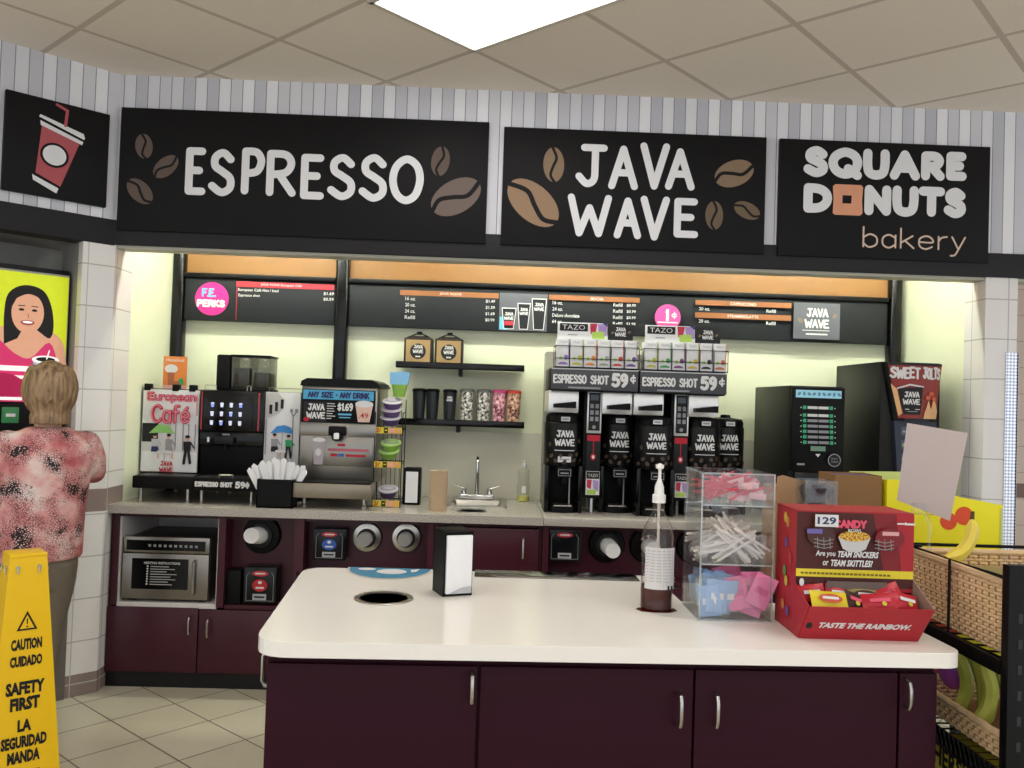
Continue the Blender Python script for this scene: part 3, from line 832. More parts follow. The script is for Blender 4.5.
def base_shelf(t, x0, x1, y0, y1, z0, z1, sign_=None):
    b_ = MB().box(x0, x1, y0, y1, z0, z1, blackp_m, .005).box(x0+.015, x1-.015, y0+.015, y0+.14, z1, z1+.002, dark_m)
    b_ = b_.build('base_shelf', t)
    for x in (x0+.035, x1-.035):
        for y in (y0+.03, y1-.04):
            MB().lathe([(.012, 0), (.012, .006), (.008, .01), (.008, z0)], steel_m, (x, y, 0), 12).build('leg', t)
    return b_
base_shelf(t, -.105, .205, -.21, .35, .072, .135)
# espresso machine
t = thing('espresso_machine', 'black espresso machine with a touchscreen and bean hoppers on top', 'coffee machine', (-1.36, 4.64, CT))
MB().box(-.195, .143, .005, .36, .135, .59, blackp_m, .005).box(-.197, .145, -.03, .02, .37, .588, blackg_m, .006).box(-.197, .145, -.012, .01, .29, .366, blackg_m, .006).build('body', t)
for x0 in (-.187, .117): MB().box(x0, x0+.007, -.034, -.028, .375, .58, M('led_strip', '9e3a3a', .3)).build('side_strip', t)
scr = MB().box(-.155, .09, -.036, -.028, .385, .555, blackg_m, .002)
a = Art(scr, (0, -.036, 0))
icon = M('screen_icon', 'b8bccf', .4, emit=.5); icon2 = M('screen_icon_blue', '7f8fd6', .4, emit=.5)
for r in range(3):
    for c in range(4):
        x, z = -.125+c*.05, .402+(2-r)*.048
        a.poly([(x-.007, z), (x+.007, z), (x+.009, z+.018), (x-.009, z+.018)], icon if (r+c) % 3 else icon2)
        a.ell(x, z+.021, .01, .004, icon); pass
scr.build('touchscreen', t)
MB().box(-.105, -.005, -.05, -.01, .3, .34, dark_m, .006).tube([(-.05, -.03, .302), (-.05, -.03, .27)], .008, blackp_m).build('spout', t)
q = MB(); a = Art(q, (0, -.012, 0)); a.rect(-.075, .347, -.035, .356, grey_l); a.rect(-.155, .308, -.142, .335, mw)
q.build('badge', t)
b_ = base_shelf(t, -.148, .178, -.22, .33, .07, .135)
q = MB(); a = Art(q, (0, -.22, 0)); a.hand('ESPRESSO', -.14, .09, .027, .12, mw, .007); a.hand('SHOT', -.012, .09, .027, .065, mw, .007); a.hand('59¢', .066, .086, .036, .074, mw, .0095)
q.build('price_print', b_)
MB().tube([(-.02, -.21, .136), (-.02, -.213, .152), (.05, -.213, .152), (.05, -.21, .136)], .004, steel_m).build('grate_handle', t)
hop_c = clear('hopper_smoke', '55554a', .35)
beans_m = M('coffee_beans', '2a1a12', .5, noise=.5, scale=160, bump=1)
for k, (x0, x1) in enumerate(((-.062, .043), (.048, .15))):
    h = MB().box(x0, x1, .05, .22, .6, .78, hop_c, .012).build('hopper', t)
    MB().box(x0+.008, x1-.008, .058, .212, .604, .715 - .02*k, beans_m, .01).build('coffee_beans', h)
    MB().box(x0-.003, x1+.003, .045, .225, .775, .787, blackp_m, .004).build('lid', h)
MB().box(-.142, -.066, .05, .24, .59, .785, blackp_m, .01).box(-.066, .155, .05, .225, .589, .602, blackp_m, .003).build('grinder_housing', t)
MB().tube([(-.19, .03, .588), (-.19, .03, .615), (-.13, .03, .615), (-.13, .03, .588)], .002, steel_m).tube([(.04, .02, .59), (.04, .02, .61), (.05, .02, .62), (.06, .02, .61), (.06, .02, .59)], .003, steel_m).build('guard_rail', t)
# right side poster unit
t = thing('milk_cooler', 'slim black unit with a street poster and blue umbrella, between coffee and ice machines', 'coffee machine', (-1.115, 4.64, CT))
MB().box(-.099, .102, .005, .36, .0, .59, blackp_m, .004).build('body', t)
MB().tube([(-.09, .03, .588), (-.09, .03, .61), (.09, .03, .61), (.09, .03, .588)], .002, steel_m).build('guard_rail', t)
p = MB().box(-.097, .09, -.006, .004, .13, .588, posterw, .001)
a = Art(p, (0, -.006, 0))
a.poly([(-.095, .585), (-.095, .44), (-.03, .47), (.0, .5), (.005, .55), (-.03, .585)], M('poster_stone', 'bdbbb9', .6))
for x, z in ((-.075, .47), (-.045, .485), (-.015, .5)): a.rect(x, z, x+.016, z+.05, ink)
a.rect(-.092, .25, -.085, .44, grey_l); a.stroke([(.055, .25), (.055, .46), (.045, .48)], .004, ink); a.stroke([(.055, .46), (.07, .48)], .004, ink); a.ell(.045, .49, .009, .012, grey_l); a.ell(.072, .49, .009, .012, grey_l)
a.poly([(-.065, .365), (-.03, .405), (.01, .412), (.045, .4), (.06, .365), (0, .373)], blue_u)
a.stroke([(0, .28), (0, .37)], .004, grey_l)
figure(a, -.04, .235, .13, grey_l, ink, True); figure(a, .035, .235, .125, green_p, ink)
a.ell(-.005, .27, .03, .01, posterw); a.stroke([(-.005, .265), (-.005, .23)], .003, grey_l)
a.javawave(-.005, .17, .055, redk)
p.build('poster', t)
# promo card
t = thing('promo_card', 'small orange hazelnut drink card standing on the left cooler unit', 'card', (-1.735, 4.72, CT+.588))
p = MB().box(-.064, .064, 0, .004, 0, .178, M('card_orange', 'd9803f', .6))
a = Art(p, (0, 0, 0)); a.text('Hazelnut', -.05, .15, .017, .1, cream_m); a.ell(-.02, .11, .035, .024, cream_m); a.poly([(-.04, .09), (0, .09), (-.005, .02), (-.035, .02)], M('card_brown', '9c5b3c', .6)); a.rect(-.064, 0, .064, .02, M('card_pink', 'd9a59a', .6)); a.ell(.035, .04, .015, .02, green_p); a.ell(.01, .03, .02, .012, MATS['card_brown'])
p.build('card', t); MB().box(-.05, .05, .004, .045, 0, .004, clear('acrylic', 'e8eef0', .06)).build('foot', t)
# straw holder with wrapped straws fanned out
t = thing('straw_holder', 'black square holder full of white paper sleeves in front of the coffee machine', 'holder', (-1.075, 4.41, CT))
MB().box(-.09, .09, -.06, .06, 0, .008, blackp_m).box(-.09, .09, -.06, -.055, 0, .145, blackp_m).box(-.09, .09, .055, .06, 0, .145, blackp_m).box(-.09, -.085, -.06, .06, 0, .145, blackp_m).box(.085, .09, -.06, .06, 0, .145, blackp_m).build('box', t)
straw0 = None
for k in range(13):
    f_ = (k-6)/6
    lab = 'white paper sleeve fanned out of the black holder by the coffee machine'
    if straw0 is None:
        straw0 = tag(MB().prism([(-.011, 0), (.011, 0), (.015, .2), (.004, .215), (-.012, .205)], paper_m, -.004, .004, 'Y').build('paper_sleeve'), lab, 'paper sleeve', 'paper sleeves in the black holder')
        o = straw0
    else: o = dup(straw0, (0, 0, 0))
    o.location = (-1.075+f_*.05, 4.385+.018*(k % 3), CT+.02)
    o.rotation_euler = (0, f_*.5, 0)
    o.scale = (1, 1, 1.05-.12*abs(f_)+.05*(k % 2))
# ice and drink dispenser
t = thing('ice_dispenser', 'steel ice dispenser with a blue ANY SIZE ANY DRINK panel', 'drink machine', (-.795, 4.52, CT))
MB().box(-.2, .2, 0, .46, .12, .63, M('steel_body', '9a968e', .32, 1, .05, 60), .006).build('body', t)
MB().prism([(-.205, .628), (.215, .628), (.2, .652), (.17, .668), (-.17, .668), (-.2, .652)], blackp_m, -.02, .46, 'Y').build('lid', t)
p = MB().box(-.195, .19, -.016, 0, .435, .612, blackp_m, .003)
a = Art(p, (0, -.016, 0))
a.rect(-.188, .558, .182, .607, M('panel_blue', '4ea6cf', .5)); a.hand('ANY SIZE - ANY DRINK', -.165, .566, .033, .325, navy_p, .008)
a.poly([(-.18, .44), (-.06, .44), (-.05, .545), (-.185, .545)], ink); a.javawave(-.118, .495, .1, mw)
for k in range(7): a.rect(-.06, .535-k*.013, (-.02, -.015, -.025, -.02, -.03, -.015, -.035)[k], .539-k*.013, mw)
a.hand('$1.69', -.006, .5, .042, .082, mw, .008); a.rect(.0, .478, .07, .487, mteal); a.rect(.005, .463, .065, .469, mteal)
a.poly([(.105, .445), (.165, .445), (.182, .54), (.088, .54)], M('print_cream', 'd9b9a8', .6)); a.ell(.135, .54, .047, .018, mw); a.text('.49', .108, .465, .028, .05, redk)
a.ell(-.165, .452, .015, .012, redk)
p.build('price_panel', t)
MB().box(-.2, .2, -.012, 0, .365, .432, M('steel_dark', '8b8780', .3, 1), .003).build('lower_fascia', t)
c = MB().box(-.045, .045, -.05, 0, .37, .42, blackp_m, .008).prism([(-.03, .372), (.03, .372), (.02, .345), (-.02, .345)], blackp_m, -.045, -.005, 'Y')
c.box(-.014, .014, -.058, -.048, .352, .385, MATS['white_plastic'], .004); c.build('chute', t)
p = MB().box(-.13, .185, -.008, 0, .21, .36, MATS['steel_dark'], .002)
a = Art(p, (0, -.008, 0)); a.poly([(-.12, .215), (-.075, .215), (-.062, .345), (-.132, .345)], M('cup_lilac', 'a79fa6', .6)); a.ell(-.097, .345, .034, .012, mw); a.ell(-.1, .28, .016, .02, M('print_pale', 'd2ccd0', .6))
a.rect(.0, .315, .04, .328, redk); a.rect(-.05, .288, .165, .302, M('print_rose', 'b5606c', .6)); a.rect(-.035, .26, .0, .275, redk); a.rect(.005, .26, .035, .275, M('print_blue', '3a63b8', .6)); a.rect(.045, .26, .15, .272, redk)
p.build('picture_panel', t)
MB().box(-.21, .205, -.16, .02, .055, .13, M('tray_bronze', '8d8474', .35, .6), .006).box(-.2, .195, -.15, -.01, .128, .136, blackp_m, .002).build('drip_tray', t)
for x in (-.155, .155):
    for y in (-.05, .4): MB().lathe([(.014, 0), (.014, .008), (.009, .014), (.009, .12 if y > 0 else .06)], steel_m, (x, y, 0), 12).build('leg', t)
# wire snack rack with bowls
t = thing('wire_rack', 'narrow black wire rack with yellow price strips, right of the ice dispenser', 'rack', (-.53, 4.52, CT))
w = MB(); R_ = .0028; TILT = (.3, 0, 0)
for x in (-.072, .072):
    for y in (0, .15): w.tube([(x, y, 0), (x, y, .57 if y else .5)], R_, black_m, 6)
for x in (-.072, .072):
    for z in (.02, .23, .41, .5): w.tube([(x, 0, z), (x, .15, z)], R_, black_m, 6)
for k in range(7): w.tube([(-.072+k*.024, .15, 0), (-.072+k*.024, .15, .57)], .0018, black_m, 5)
w.build('frame', t)
for z in (.03, .235, .415):
    s_ = MB()
    for y in (0, .15): s_.tube([(-.072, y, z), (.072, y, z)], R_, black_m, 6)
    for k in range(9): s_.tube([(-.066+k*.0165, 0, z), (-.066+k*.0165, .15, z)], .0016, black_m, 5)
    s_ = s_.build('shelf', t)
    p = MB().box(-.07, .07, -.008, -.003, z-.026, z+.006, M('strip_yellow', 'd9c83a', .6))
    a = Art(p, (0, -.008, 0)); a.hand('2/', -.065, z-.022, .024, .025, redk, .005); a.rect(-.025, z-.024, -.003, z+.004, ink); a.rect(.005, z-.024, .03, z+.004, M('strip_pink', 'dd9a9a', .6)); a.rect(.034, z-.024, .066, z+.004, M('strip_orange', 'dba75a', .6)); a.rect(-.02, z-.012, -.008, z-.006, MATS['strip_yellow'])
    p.build('price_strip', s_)
def bowl(x, y, z, body, lid, label, rot=(0, 0, 0), group=None):
    t = thing('snack_bowl', label, 'snack bowl', (x, y, z), 0, group)
    t.rotation_euler = rot
    MB().lathe([(.038, 0), (.05, .03), (.053, .036)], body, n=24).build('cup', t)
    l = MB().lathe([(.056, .036), (.056, .041), (.05, .042)], lid, n=24)
    a = Art(l, (0, 0, .0422), (1, 0, 0), (0, 1, 0)); a.ell(0, 0, .04, .03, M('lid_print', '9d93ad', .5)); a.ell(0, .004, .03, .02, lid)
    l.build('lid', t)
lidw = M('lid_white', 'cfc9d4', .4); purp = M('bowl_purple', '5b4573', .4); grn = M('bowl_green', '86b04a', .4); lidg = M('lid_green', 'a9cf7a', .4)
bx, by = -.53, 4.595
bowl(bx, by, CT+.438, purp, lidw, 'purple snack bowl with a white lid, bottom of the stack on the top rack shelf', rot=TILT)
bowl(bx+.004, by, CT+.481, purp, lidw, 'purple snack bowl with a white lid, second of the stack on the top rack shelf', rot=TILT)
bowl(bx+.008, by, CT+.524, purp, lidw, 'purple snack bowl with a white lid, topmost on the wire rack', rot=TILT)
bowl(bx-.002, by, CT+.258, grn, lidg, 'green snack bowl, lower of the two on the middle rack shelf', rot=TILT)
bowl(bx+.006, by, CT+.301, grn, lidg, 'green snack bowl, upper of the two on the middle rack shelf', rot=TILT)
bowl(bx, by, CT+.053, purp, lidw, 'purple snack bowl with a white lid, alone on the bottom rack shelf', rot=TILT)
t = thing('snack_tub', 'green tub with a pale blue bag top, standing on the wire rack bowls', 'tub', (-.49, 4.6, CT+.585))
MB().lathe([(.03, 0), (.042, .06), (.043, .065)], grn, n=20).build('tub', t)
MB().prism([(-.05, .066), (.045, .066), (.055, .13), (.02, .137), (-.052, .13)], M('bag_blue', '7fb4de', .4), -.02, .02, 'Y').build('bag_top', t)
# small napkin holder
t = thing('napkin_holder', 'small black napkin holder beside the wire rack on the back counter', 'napkin holder', (-.41, 4.66, CT))
MB().box(-.045, .045, .004, .1, 0, .198, blackp_m, .004).box(-.045, .045, -.004, .006, 0, .2, blackp_m, .002).build('case', t)
MB().box(-.034, .032, -.006, -.003, .012, .18, paper_m).build('napkin', t)
# paper towel roll
t = thing('paper_towel_roll', 'upright roll of brown paper towel on the back counter by the sink', 'paper roll', (-.253, 4.46, CT))
kraft = M('kraft_paper', 'b59c80', .85, noise=.05)
MB().lathe([(.019, .2), (.019, 0), (.046, 0), (.046, .206), (.02, .206), (.019, .2)], kraft, n=32).build('roll', t)
# sink and faucet, trash ring
t = thing('sink', 'small steel hand sink set into the back counter', 'sink', (-.055, 4.805, .9105))
o_, i_ = rrect(-.165, .165, -.15, .245), rrect(-.14, .14, -.122, .12)
MB().prism(o_, steel_m, 0, .006, holes=(i_,)).build('rim', t)
bs = MB()
k = len(i_); top = [(x, y, .004) for x, y in i_]; bot = [(x*.9, y*.9, -.028) for x, y in i_]
bs.add(top+bot, [(i, (i+1) % k, k+(i+1) % k, k+i) for i in range(k)] + [tuple(range(k, 2*k))], steel_m, True); bs.build('basin', t)
t = thing('faucet', 'chrome gooseneck faucet with two lever handles behind the sink', 'faucet', (-.06, 4.985, .9167))
MB().box(-.1, .1, -.025, .025, 0, .03, chrome_m, .01).build('base_plate', t)
MB().tube([(0, 0, .03), (0, 0, .2)] + [(0, -.045+.045*math.cos(a_), .2+.045*math.sin(a_)) for a_ in [PI*i/8 for i in range(1, 9)]] + [(0, -.09, .16)], [.013, .01]+[.009]*9, chrome_m, 12).build('spout', t)
for s_ in (-1, 1):
    MB().lathe([(.018, .03), (.014, .05), (.016, .062)], chrome_m, (s_*.075, 0, 0), 14).tube([(s_*.07, 0, .06), (s_*.13, -.012, .082)], [.008, .005], chrome_m).build('lever_handle', t)
def trash_ring(label, x, y, z, R, depth, kind='trash_chute'):
    t = thing(kind, label, 'trash chute', (x, y, z))
    MB().lathe([(R+.004, 0), (R+.004, .003), (R, .005), (R-.012, .003), (R-.014, -depth), (R-.011, -depth), (R-.006, .0)], steel_m, n=40).build('ring', t)
    MB().lathe([(0, -depth), (R-.015, -depth)], blackp_m, n=32).build('chute_floor', t)
trash_ring('round steel trash opening set into the back counter in front of the sink', -.075, 4.47, .9105, .072, .03)
# soap bottle
t = thing('soap_bottle', 'clear squeeze bottle with yellow soap at the back wall', 'bottle', (.213, 5.0, CT))
clr = clear('clear_bottle', 'f0f0e8', .1)
MB().lathe([(.036, 0), (.037, .01), (.037, .09), (.031, .125), (.036, .15), (.03, .18), (.014, .2)], clr, n=24).build('bottle', t)
MB().lathe([(.034, .003), (.035, .03), (0, .031)], M('yellow_soap', 'd8d24a', .3), n=24).build('soap', t)
MB().lathe([(.015, .199), (.015, .215), (.006, .22), (.004, .24)], M('cap_white', 'e8e8e8', .4), n=14).build('cap', t)
q = MB(); a = Art(q, (0, -.0365, 0)); a.rect(-.012, .05, .012, .09, cream_m); q.build('label_patch', t)

# ------------------------------------------------------------------ wall shelves, tumblers, boxed coffee
def wshelf(label, x0, x1, z):
    t = thing('wall_shelf', label, 'shelf', ((x0+x1)/2, 5.086, z))
    w = (x1-x0)/2
    MB().box(-w, w, -.215, 0, 0, .012, black_m).box(-w, w, -.225, -.215, -.014, .024, blackg_m, .004).build('board', t)
    MB().box(-.01, .01, -.18, 0, -.05, 0, black_m).build('bracket', t)
wshelf('black wall shelf holding the two coffee boxes', -.545, .19, 1.676)
wshelf('black wall shelf holding the row of tumblers', -.56, .2, 1.352)
def cofbox(x, label):
    t = thing('coffee_box', label, 'box', (x, 4.89, 1.6885), 0)
    MB().box(-.081, .081, 0, .14, 0, .148, M('box_dark', '2a211b', .6), .002).prism([(-.081, .148), (.081, .148), (.05, .163), (-.05, .163)], MATS['box_dark'], .03, .11, 'Y').build('carton', t)
    q = MB(); a = Art(q, (0, 0, 0)); a.rect(-.069, .01, .069, .138, M('box_tan', 'a88a5e', .6)); a.ell(0, .072, .045, .045, ink); a.javawave(0, .085, .06, mw); a.rect(-.014, .038, .014, .046, mw)
    q.build('print', t)
    MB().tube([(-.055, .07, .16), (-.02, .07, .176), (.02, .07, .176), (.055, .07, .16)], .004, blackp_m).lathe([(.016, .174), (.016, .19)], blackp_m, (0, .07, 0), 12).build('handle', t)
cofbox(-.423, 'dark brown coffee box on the upper shelf, left of the two')
cofbox(-.247, 'dark brown coffee box on the upper shelf, right of the two')
def tumbler(x, r, h, bm_, lid, label, printed=None, group=None):
    t = thing('tumbler', label, 'tumbler', (x, 4.96, 1.3645), 0, group)
    MB().lathe([(r*.82, 0), (r, h*.9), (r, h*.92)], bm_, n=22).build('cup', t)
    MB().lathe([(r*1.05, h*.9), (r*1.05, h*.97), (r*.8, h), (0, h*1.0)], lid, n=22).build('lid', t)
    if printed:
        q = MB(); a = Art(q, (0, -r*1.02, 0)); printed(a, r, h); q.build('print', t)
sil = M('tumbler_silver', '3a3834', .35, .3, .5, 60, hex2='f0ece2'); pinkt = M('tumbler_pink', '6a2436', .35, .1, .5, 50, hex2='f3b9c4'); bront = M('tumbler_bronze', '54281c', .35, .1, .5, 50, hex2='f0c3a6')
smoke = M('tumbler_black', '1e2024', .3)
jw = lambda a, r, h: a.javawave(0, h*.7, r*.9, cream_m)
tumbler(-.412, .039, .185, smoke, blackp_m, 'black tumbler, leftmost on the lower wall shelf')
tumbler(-.335, .039, .185, smoke, blackp_m, 'black tumbler, second from the left on the lower wall shelf')
tumbler(-.234, .039, .185, smoke, blackp_m, 'black tumbler with white print, third from the left on the lower wall shelf', jw)
tumbler(-.135, .041, .192, sil, M('lid_grey', '7d7d78', .4), 'silver flecked tumbler with a grey lid, next to the printed black tumbler')
tumbler(-.037, .041, .192, sil, MATS['lid_grey'], 'silver flecked tumbler with a grey lid, next to the pink tumbler')
tumbler(.053, .042, .192, pinkt, M('lid_hotpink', 'd94f86', .4), 'pink tumbler with a hot pink lid on the lower wall shelf')
tumbler(.137, .042, .192, bront, M('lid_red_orange', 'd9493a', .4), 'brown tumbler with an orange red lid, rightmost on the lower wall shelf')

# ------------------------------------------------------------------ coffee brewers, urns, tea boxes
hsteel = M('brewer_steel', 'e6e6e4', .3, .6)
def brewer(x0, x1, which, cups):
    w = x1-x0
    t = thing('coffee_brewer', 'steel coffee brewer with a grey price board, %s of the pair' % which, 'coffee machine', (x0, 4.5, CT))
    MB().box(.0, w, .3, .5, 0, .87, M('brewer_grey', '8d8a80', .4, .3), .004).box(0, w, -.06, .3, .645, .765, blackp_m, .006).build('body', t)
    MB().box(.19, .285, .02, .3, .08, .67, blackp_m, .004).build('column', t)
    for lx in (.02, w-.02): MB().box(lx-.01, lx+.01, .28, .3, 0, .7, hsteel).build('upright', t)
    kp = MB().box(.205, .282, .004, .022, .425, .665, hsteel, .004)
    a = Art(kp, (0, .004, 0)); a.rect(.213, .44, .274, .64, ink)
    a.rect(.222, .6, .265, .63, M('lcd', '4b5560', .2))
    for r in range(3):
        for c in range(2): a.rect(.221+c*.027, .49+r*.034, .239+c*.027, .513+r*.034, grey_l)
    a.ell(.243, .458, .01, .01, grey_l)
    kp.build('keypad', t)
    st = MB().box(.208, .28, .006, .02, .205, .418, dark_m, .002)
    a = Art(st, (0, .006, 0)); a.rect(.21, .385, .278, .416, redk); a.stroke([(.244, .385), (.244, .315)], .004, redk); a.ell(.244, .3, .014, .018, redk); a.ell(.244, .3, .007, .009, mw)
    st.build('hot_water_label', t)
    for cx in cups:
        MB().box(cx-.08, cx+.08, -.03, .28, .53, .645, hsteel, .006).build('brew_basket', t)
        MB().prism([(cx-.055, .575), (cx+.06, .59), (cx+.06, .555), (cx-.055, .555)], blackp_m, -.1, -.02, 'Y').build('basket_handle', t)
    p = MB().box(.002, w-.002, -.085, -.07, .652, .762, M('price_board_grey', '45474c', .5, noise=.04), .002)
    a = Art(p, (0, -.085, 0)); a.hand('ESPRESSO', .012, .682, .048, .175, mw, .009); a.hand('SHOT', .205, .682, .048, .098, mw, .009); a.hand('59', .315, .67, .075, .088, mw, .018); a.hand('¢', .412, .69, .05, .032, mw, .008)
    a.rect(.09, .658, .26, .667, grey_l)
    a.rect(0.002, .756, w-.002, .762, M('board_edge', 'b9b9bc', .4))
    p.build('price_board', t)
    for y_ in (.08, .25): MB().tube([(.25, y_, 0), (.25, y_, .1)], .008, hsteel).build('leg', t)
    return t
brewer(.311, .769, 'left', (.075, .358)); brewer(.776, 1.234, 'right', (.06, .352))
urn_m = M('urn_black', '0d0d0f', .35, spec=.25); 
def make_urn(label):
    t = thing('coffee_urn', label, 'coffee urn', (0, 0, CT))
    r = .1
    MB().lathe([(r, .245), (r*1.03, .25), (r*1.03, .47), (r, .478)], urn_m, n=36).build('tank', t)
    # printed wrap: lettering bent round the tank
    am = MB(); a = Art(am, (0, 0, 0))
    a.javawave(0, .395, .105, mw); a.stroke([(-.05+.01*k, .33) for k in range(11)], .004, mw)
    bent = lambda m_: [(lambda th_, rr: (rr*math.sin(th_), -rr*math.cos(th_), v[2]))(v[0]/r, r*1.03+.001-v[1]) for v in m_.v]
    am.v = bent(am); am.build('wrap_lettering', t)
    am = MB(); a = Art(am, (0, 0, 0))
    for bx_, bz, br in ((-.07, .3, .5), (-.045, .275, 2), (.068, .31, 1), (.05, .28, .3), (-.08, .36, 1.4), (.082, .38, 2.2), (.0, .27, .9), (.03, .305, 2.6), (-.02, .3, 1.2), (-.095, .275, .2), (.092, .28, 1.2)): a.bean(bx_, bz, .026, .017, br, M('urn_bean', '57493a', .5), urn_m)
    am.v = bent(am); am.build('bean_print', t)
    MB().lathe([(r*.97, .478), (r*.99, .5), (r*.9, .522), (.03, .53), (.025, .545), (0, .547)], blackp_m, n=30).build('lid', t)
    g = MB().box(-.035, .035, -r*1.08, -r*.9, .478, .515, blackp_m, .004); a = Art(g, (0, -r*1.08, 0)); a.rect(-.024, .485, .024, .508, cream_m); a.rect(-.017, .492, .017, .5, grey_l)
    g.build('name_tag', t)
    MB().box(-.04, .04, -r-.045, -r*.85, .19, .245, blackp_m, .006).box(-.012, .012, -r-.04, -r-.02, .15, .2, blackp_m, .004).prism([(-.01, .235), (.01, .235), (.014, .262), (-.014, .262)], blackp_m, -r-.05, -r-.035, 'Y').build('faucet', t)
    lt = MB(); a = Art(lt, (0, -r-.045, 0)); a.stroke([(-.032, .2), (.032, .2), (.032, .232), (-.032, .232), (-.032, .2)], .003, grey_l); a.rect(-.022, .21, .022, .217, grey_l); lt.build('faucet_tag', t)
    # stand: hollow frame with back plate
    MB().box(-r, -r+.022, -r*.95, .08, 0, .25, blackg_m, .006).box(r-.022, r, -r*.95, .08, 0, .25, blackg_m, .006).box(-r, r, .06, .09, 0, .25, blackp_m, .004).lathe([(r*1.0, 0), (r*1.01, .012), (r*1.0, .03), (0, .032)], blackp_m, n=34).build('stand', t)
    MB().box(-.05, .05, -r*.95, .02, .033, .04, steel_m, .002).build('drip_plate', t)
    MB().tube([(.035, -.06, .04), (.035, -.06, .19)], .004, M('sight_glass', '9a9a9a', .2)).build('sight_tube', t)
    return t
u0 = make_urn('black coffee urn with a white tag, leftmost of the row of urns')
u0.location = (.402, 4.6, CT)
q = MB(); a = Art(q, (0, -.105, 0)); a.rect(-.035, .268, .035, .298, cream_m); a.rect(-.026, .28, .026, .286, grey_l); q.build('white_tag', u0)
u1 = make_urn('black coffee urn right of the first keypad, second from the left'); u1.location = (.702, 4.66, CT)
dup(u1, (.882, 4.555, CT), 0, 'black coffee urn in the middle of the row, behind the syrup pump')
dup(u1, (1.15, 4.6, CT), 0, 'black coffee urn right of the second keypad, above the clear bins')
dup(u1, (1.318, 4.735, CT), 0, 'black coffee urn at the right end of the row, set slightly back')
# tea leaflets by the columns
def leaflet(x, label):
    t = thing('tea_leaflet', label, 'leaflet', (x, 4.5, CT+.1))
    p = MB().box(-.036, .036, 0, .003, 0, .125, cream_m)
    a = Art(p, (0, 0, 0)); a.rect(-.034, .085, .034, .123, ink); a.text('TAZO', -.026, .095, .016, .052, mw, 0); a.poly([(-.03, .08), (-.005, .08), (-.01, .03), (-.03, .04)], M('leaf_red', 'b8324a', .6)); a.poly([(0, .08), (.03, .075), (.03, .02), (.005, .035)], M('leaf_lilac', 'a78bc4', .6)); a.poly([(-.03, .025), (.02, .03), (.015, .004), (-.03, .004)], M('leaf_lime', 'a9c95a', .6))
    p.build('sheet', t); MB().box(-.03, .03, .003, .02, 0, .003, MATS['acrylic']).build('clip', t)
leaflet(.556, 'small white tea leaflet on the column between the first two urns')
leaflet(1.03, 'small white tea leaflet on the column right of the syrup pump')
# tea racks
tea_cols = ['8a6fae', 'b8b64a', 'd98a3f', '9aa08f', 'b8463f', '6a4a86', 'b3b24a', '4f9a5f', '7a4a76', 'c2ac4a', '3a3a3e', 'c46a4a']
def tea_rack(x0, w, which, k0):
    t = thing('tea_rack', 'black wire rack of tea boxes on the %s coffee brewer' % which, 'rack', (x0, 4.45, CT+.7655))
    f = MB()
    z1 = .115
    for z in (.005, .05, z1):
        for y in (-.006, .115): f.tube([(-.004, y, z), (w+.004, y, z)], .002, black_m, 6)
        for x in (-.004, w+.004): f.tube([(x, -.006, z), (x, .115, z)], .002, black_m, 6)
    for k in range(7):
        x = -.004+(w+.008)*k/6
        f.tube([(x, -.006, 0), (x, -.006, z1)], .002, black_m, 6); f.tube([(x, .115, 0), (x, .115, z1)], .002, black_m, 6)
        f.tube([(x, -.006, .005), (x, .115, .005)], .002, black_m, 6)
    f.box(-.004, w+.004, -.002, .115, .0025, .005, black_m)
    f.build('frame', t)
    bw = w/6
    for k in range(6):
        col = tea_cols[k0+k]
        b_ = thing('tea_box', 'white tea box with a %s foot, %s in the %s tea rack' % (('violet', 'yellow green', 'orange', 'grey', 'red', 'purple', 'olive', 'green', 'plum', 'gold', 'black', 'rust')[k0+k], ('leftmost', 'second from left', 'third from left', 'fourth from left', 'second from right', 'rightmost')[k], which), 'tea box', (x0+bw*(k+.5), 4.452, CT+.7709), 0, 'tea boxes')
        c_ = M('tea_'+col, col, .5)
        MB().box(-bw/2+.0028, bw/2-.0028, 0, .1, 0, .148, cream_m, .001).build('carton', b_)
        q = MB(); a = Art(q, (0, 0, 0)); a.ell(0, .012, .026, .014, c_, 0, 20, 0, PI); a.text('TAZO', -.022, .125, .011, .044, grey_l, 0); a.ell(.016, .05, .011, .013, c_); a.ell(-.012, .046, .009, .008, MATS['leaf_lime']); a.rect(.028, .04, .032, .145, c_)
        q.build('print', b_)
    p = thing('placard', 'white and colourful tea placard above the %s tea rack' % which, 'sign', (x0, 4.475, CT+.9195))
    b_ = MB().box(.005, .268, 0, .004, 0, .088, cream_m, .0005)
    a = Art(b_, (0, 0, 0)); a.rect(.016, .042, .165, .082, ink); a.text('TAZO', .03, .05, .025, .12, mw, -.005); a.rect(.06, .02, .11, .025, grey_l)
    a.poly([(.175, .085), (.215, .085), (.205, .03), (.18, .03)], MATS['leaf_red']); a.poly([(.215, .085), (.265, .085), (.265, .02), (.225, .03)], MATS['leaf_lilac']); a.poly([(.185, .04), (.25, .045), (.255, .004), (.19, .004)], MATS['leaf_lime']); a.poly([(.24, .088), (.267, .07), (.267, .088)], navy_p)
    b_.build('board', p)
    p = thing('placard', 'small black placard with white lettering beside the tea placard, above the %s tea rack' % which, 'sign', (x0, 4.475, CT+.9195))
    b_ = MB().box(.272, .405, 0, .004, 0, .086, ink, .0005)
    a = Art(b_, (0, 0, 0)); a.javawave(.338, .046, .06, mw); a.bean(.295, .04, .018, .011, 1, beanJ, ink); a.bean(.385, .045, .018, .011, .5, beanJ, ink)
    b_.build('board', p)
tea_rack(.338, .43, 'left', 0); tea_rack(.802, .437, 'right', 6)

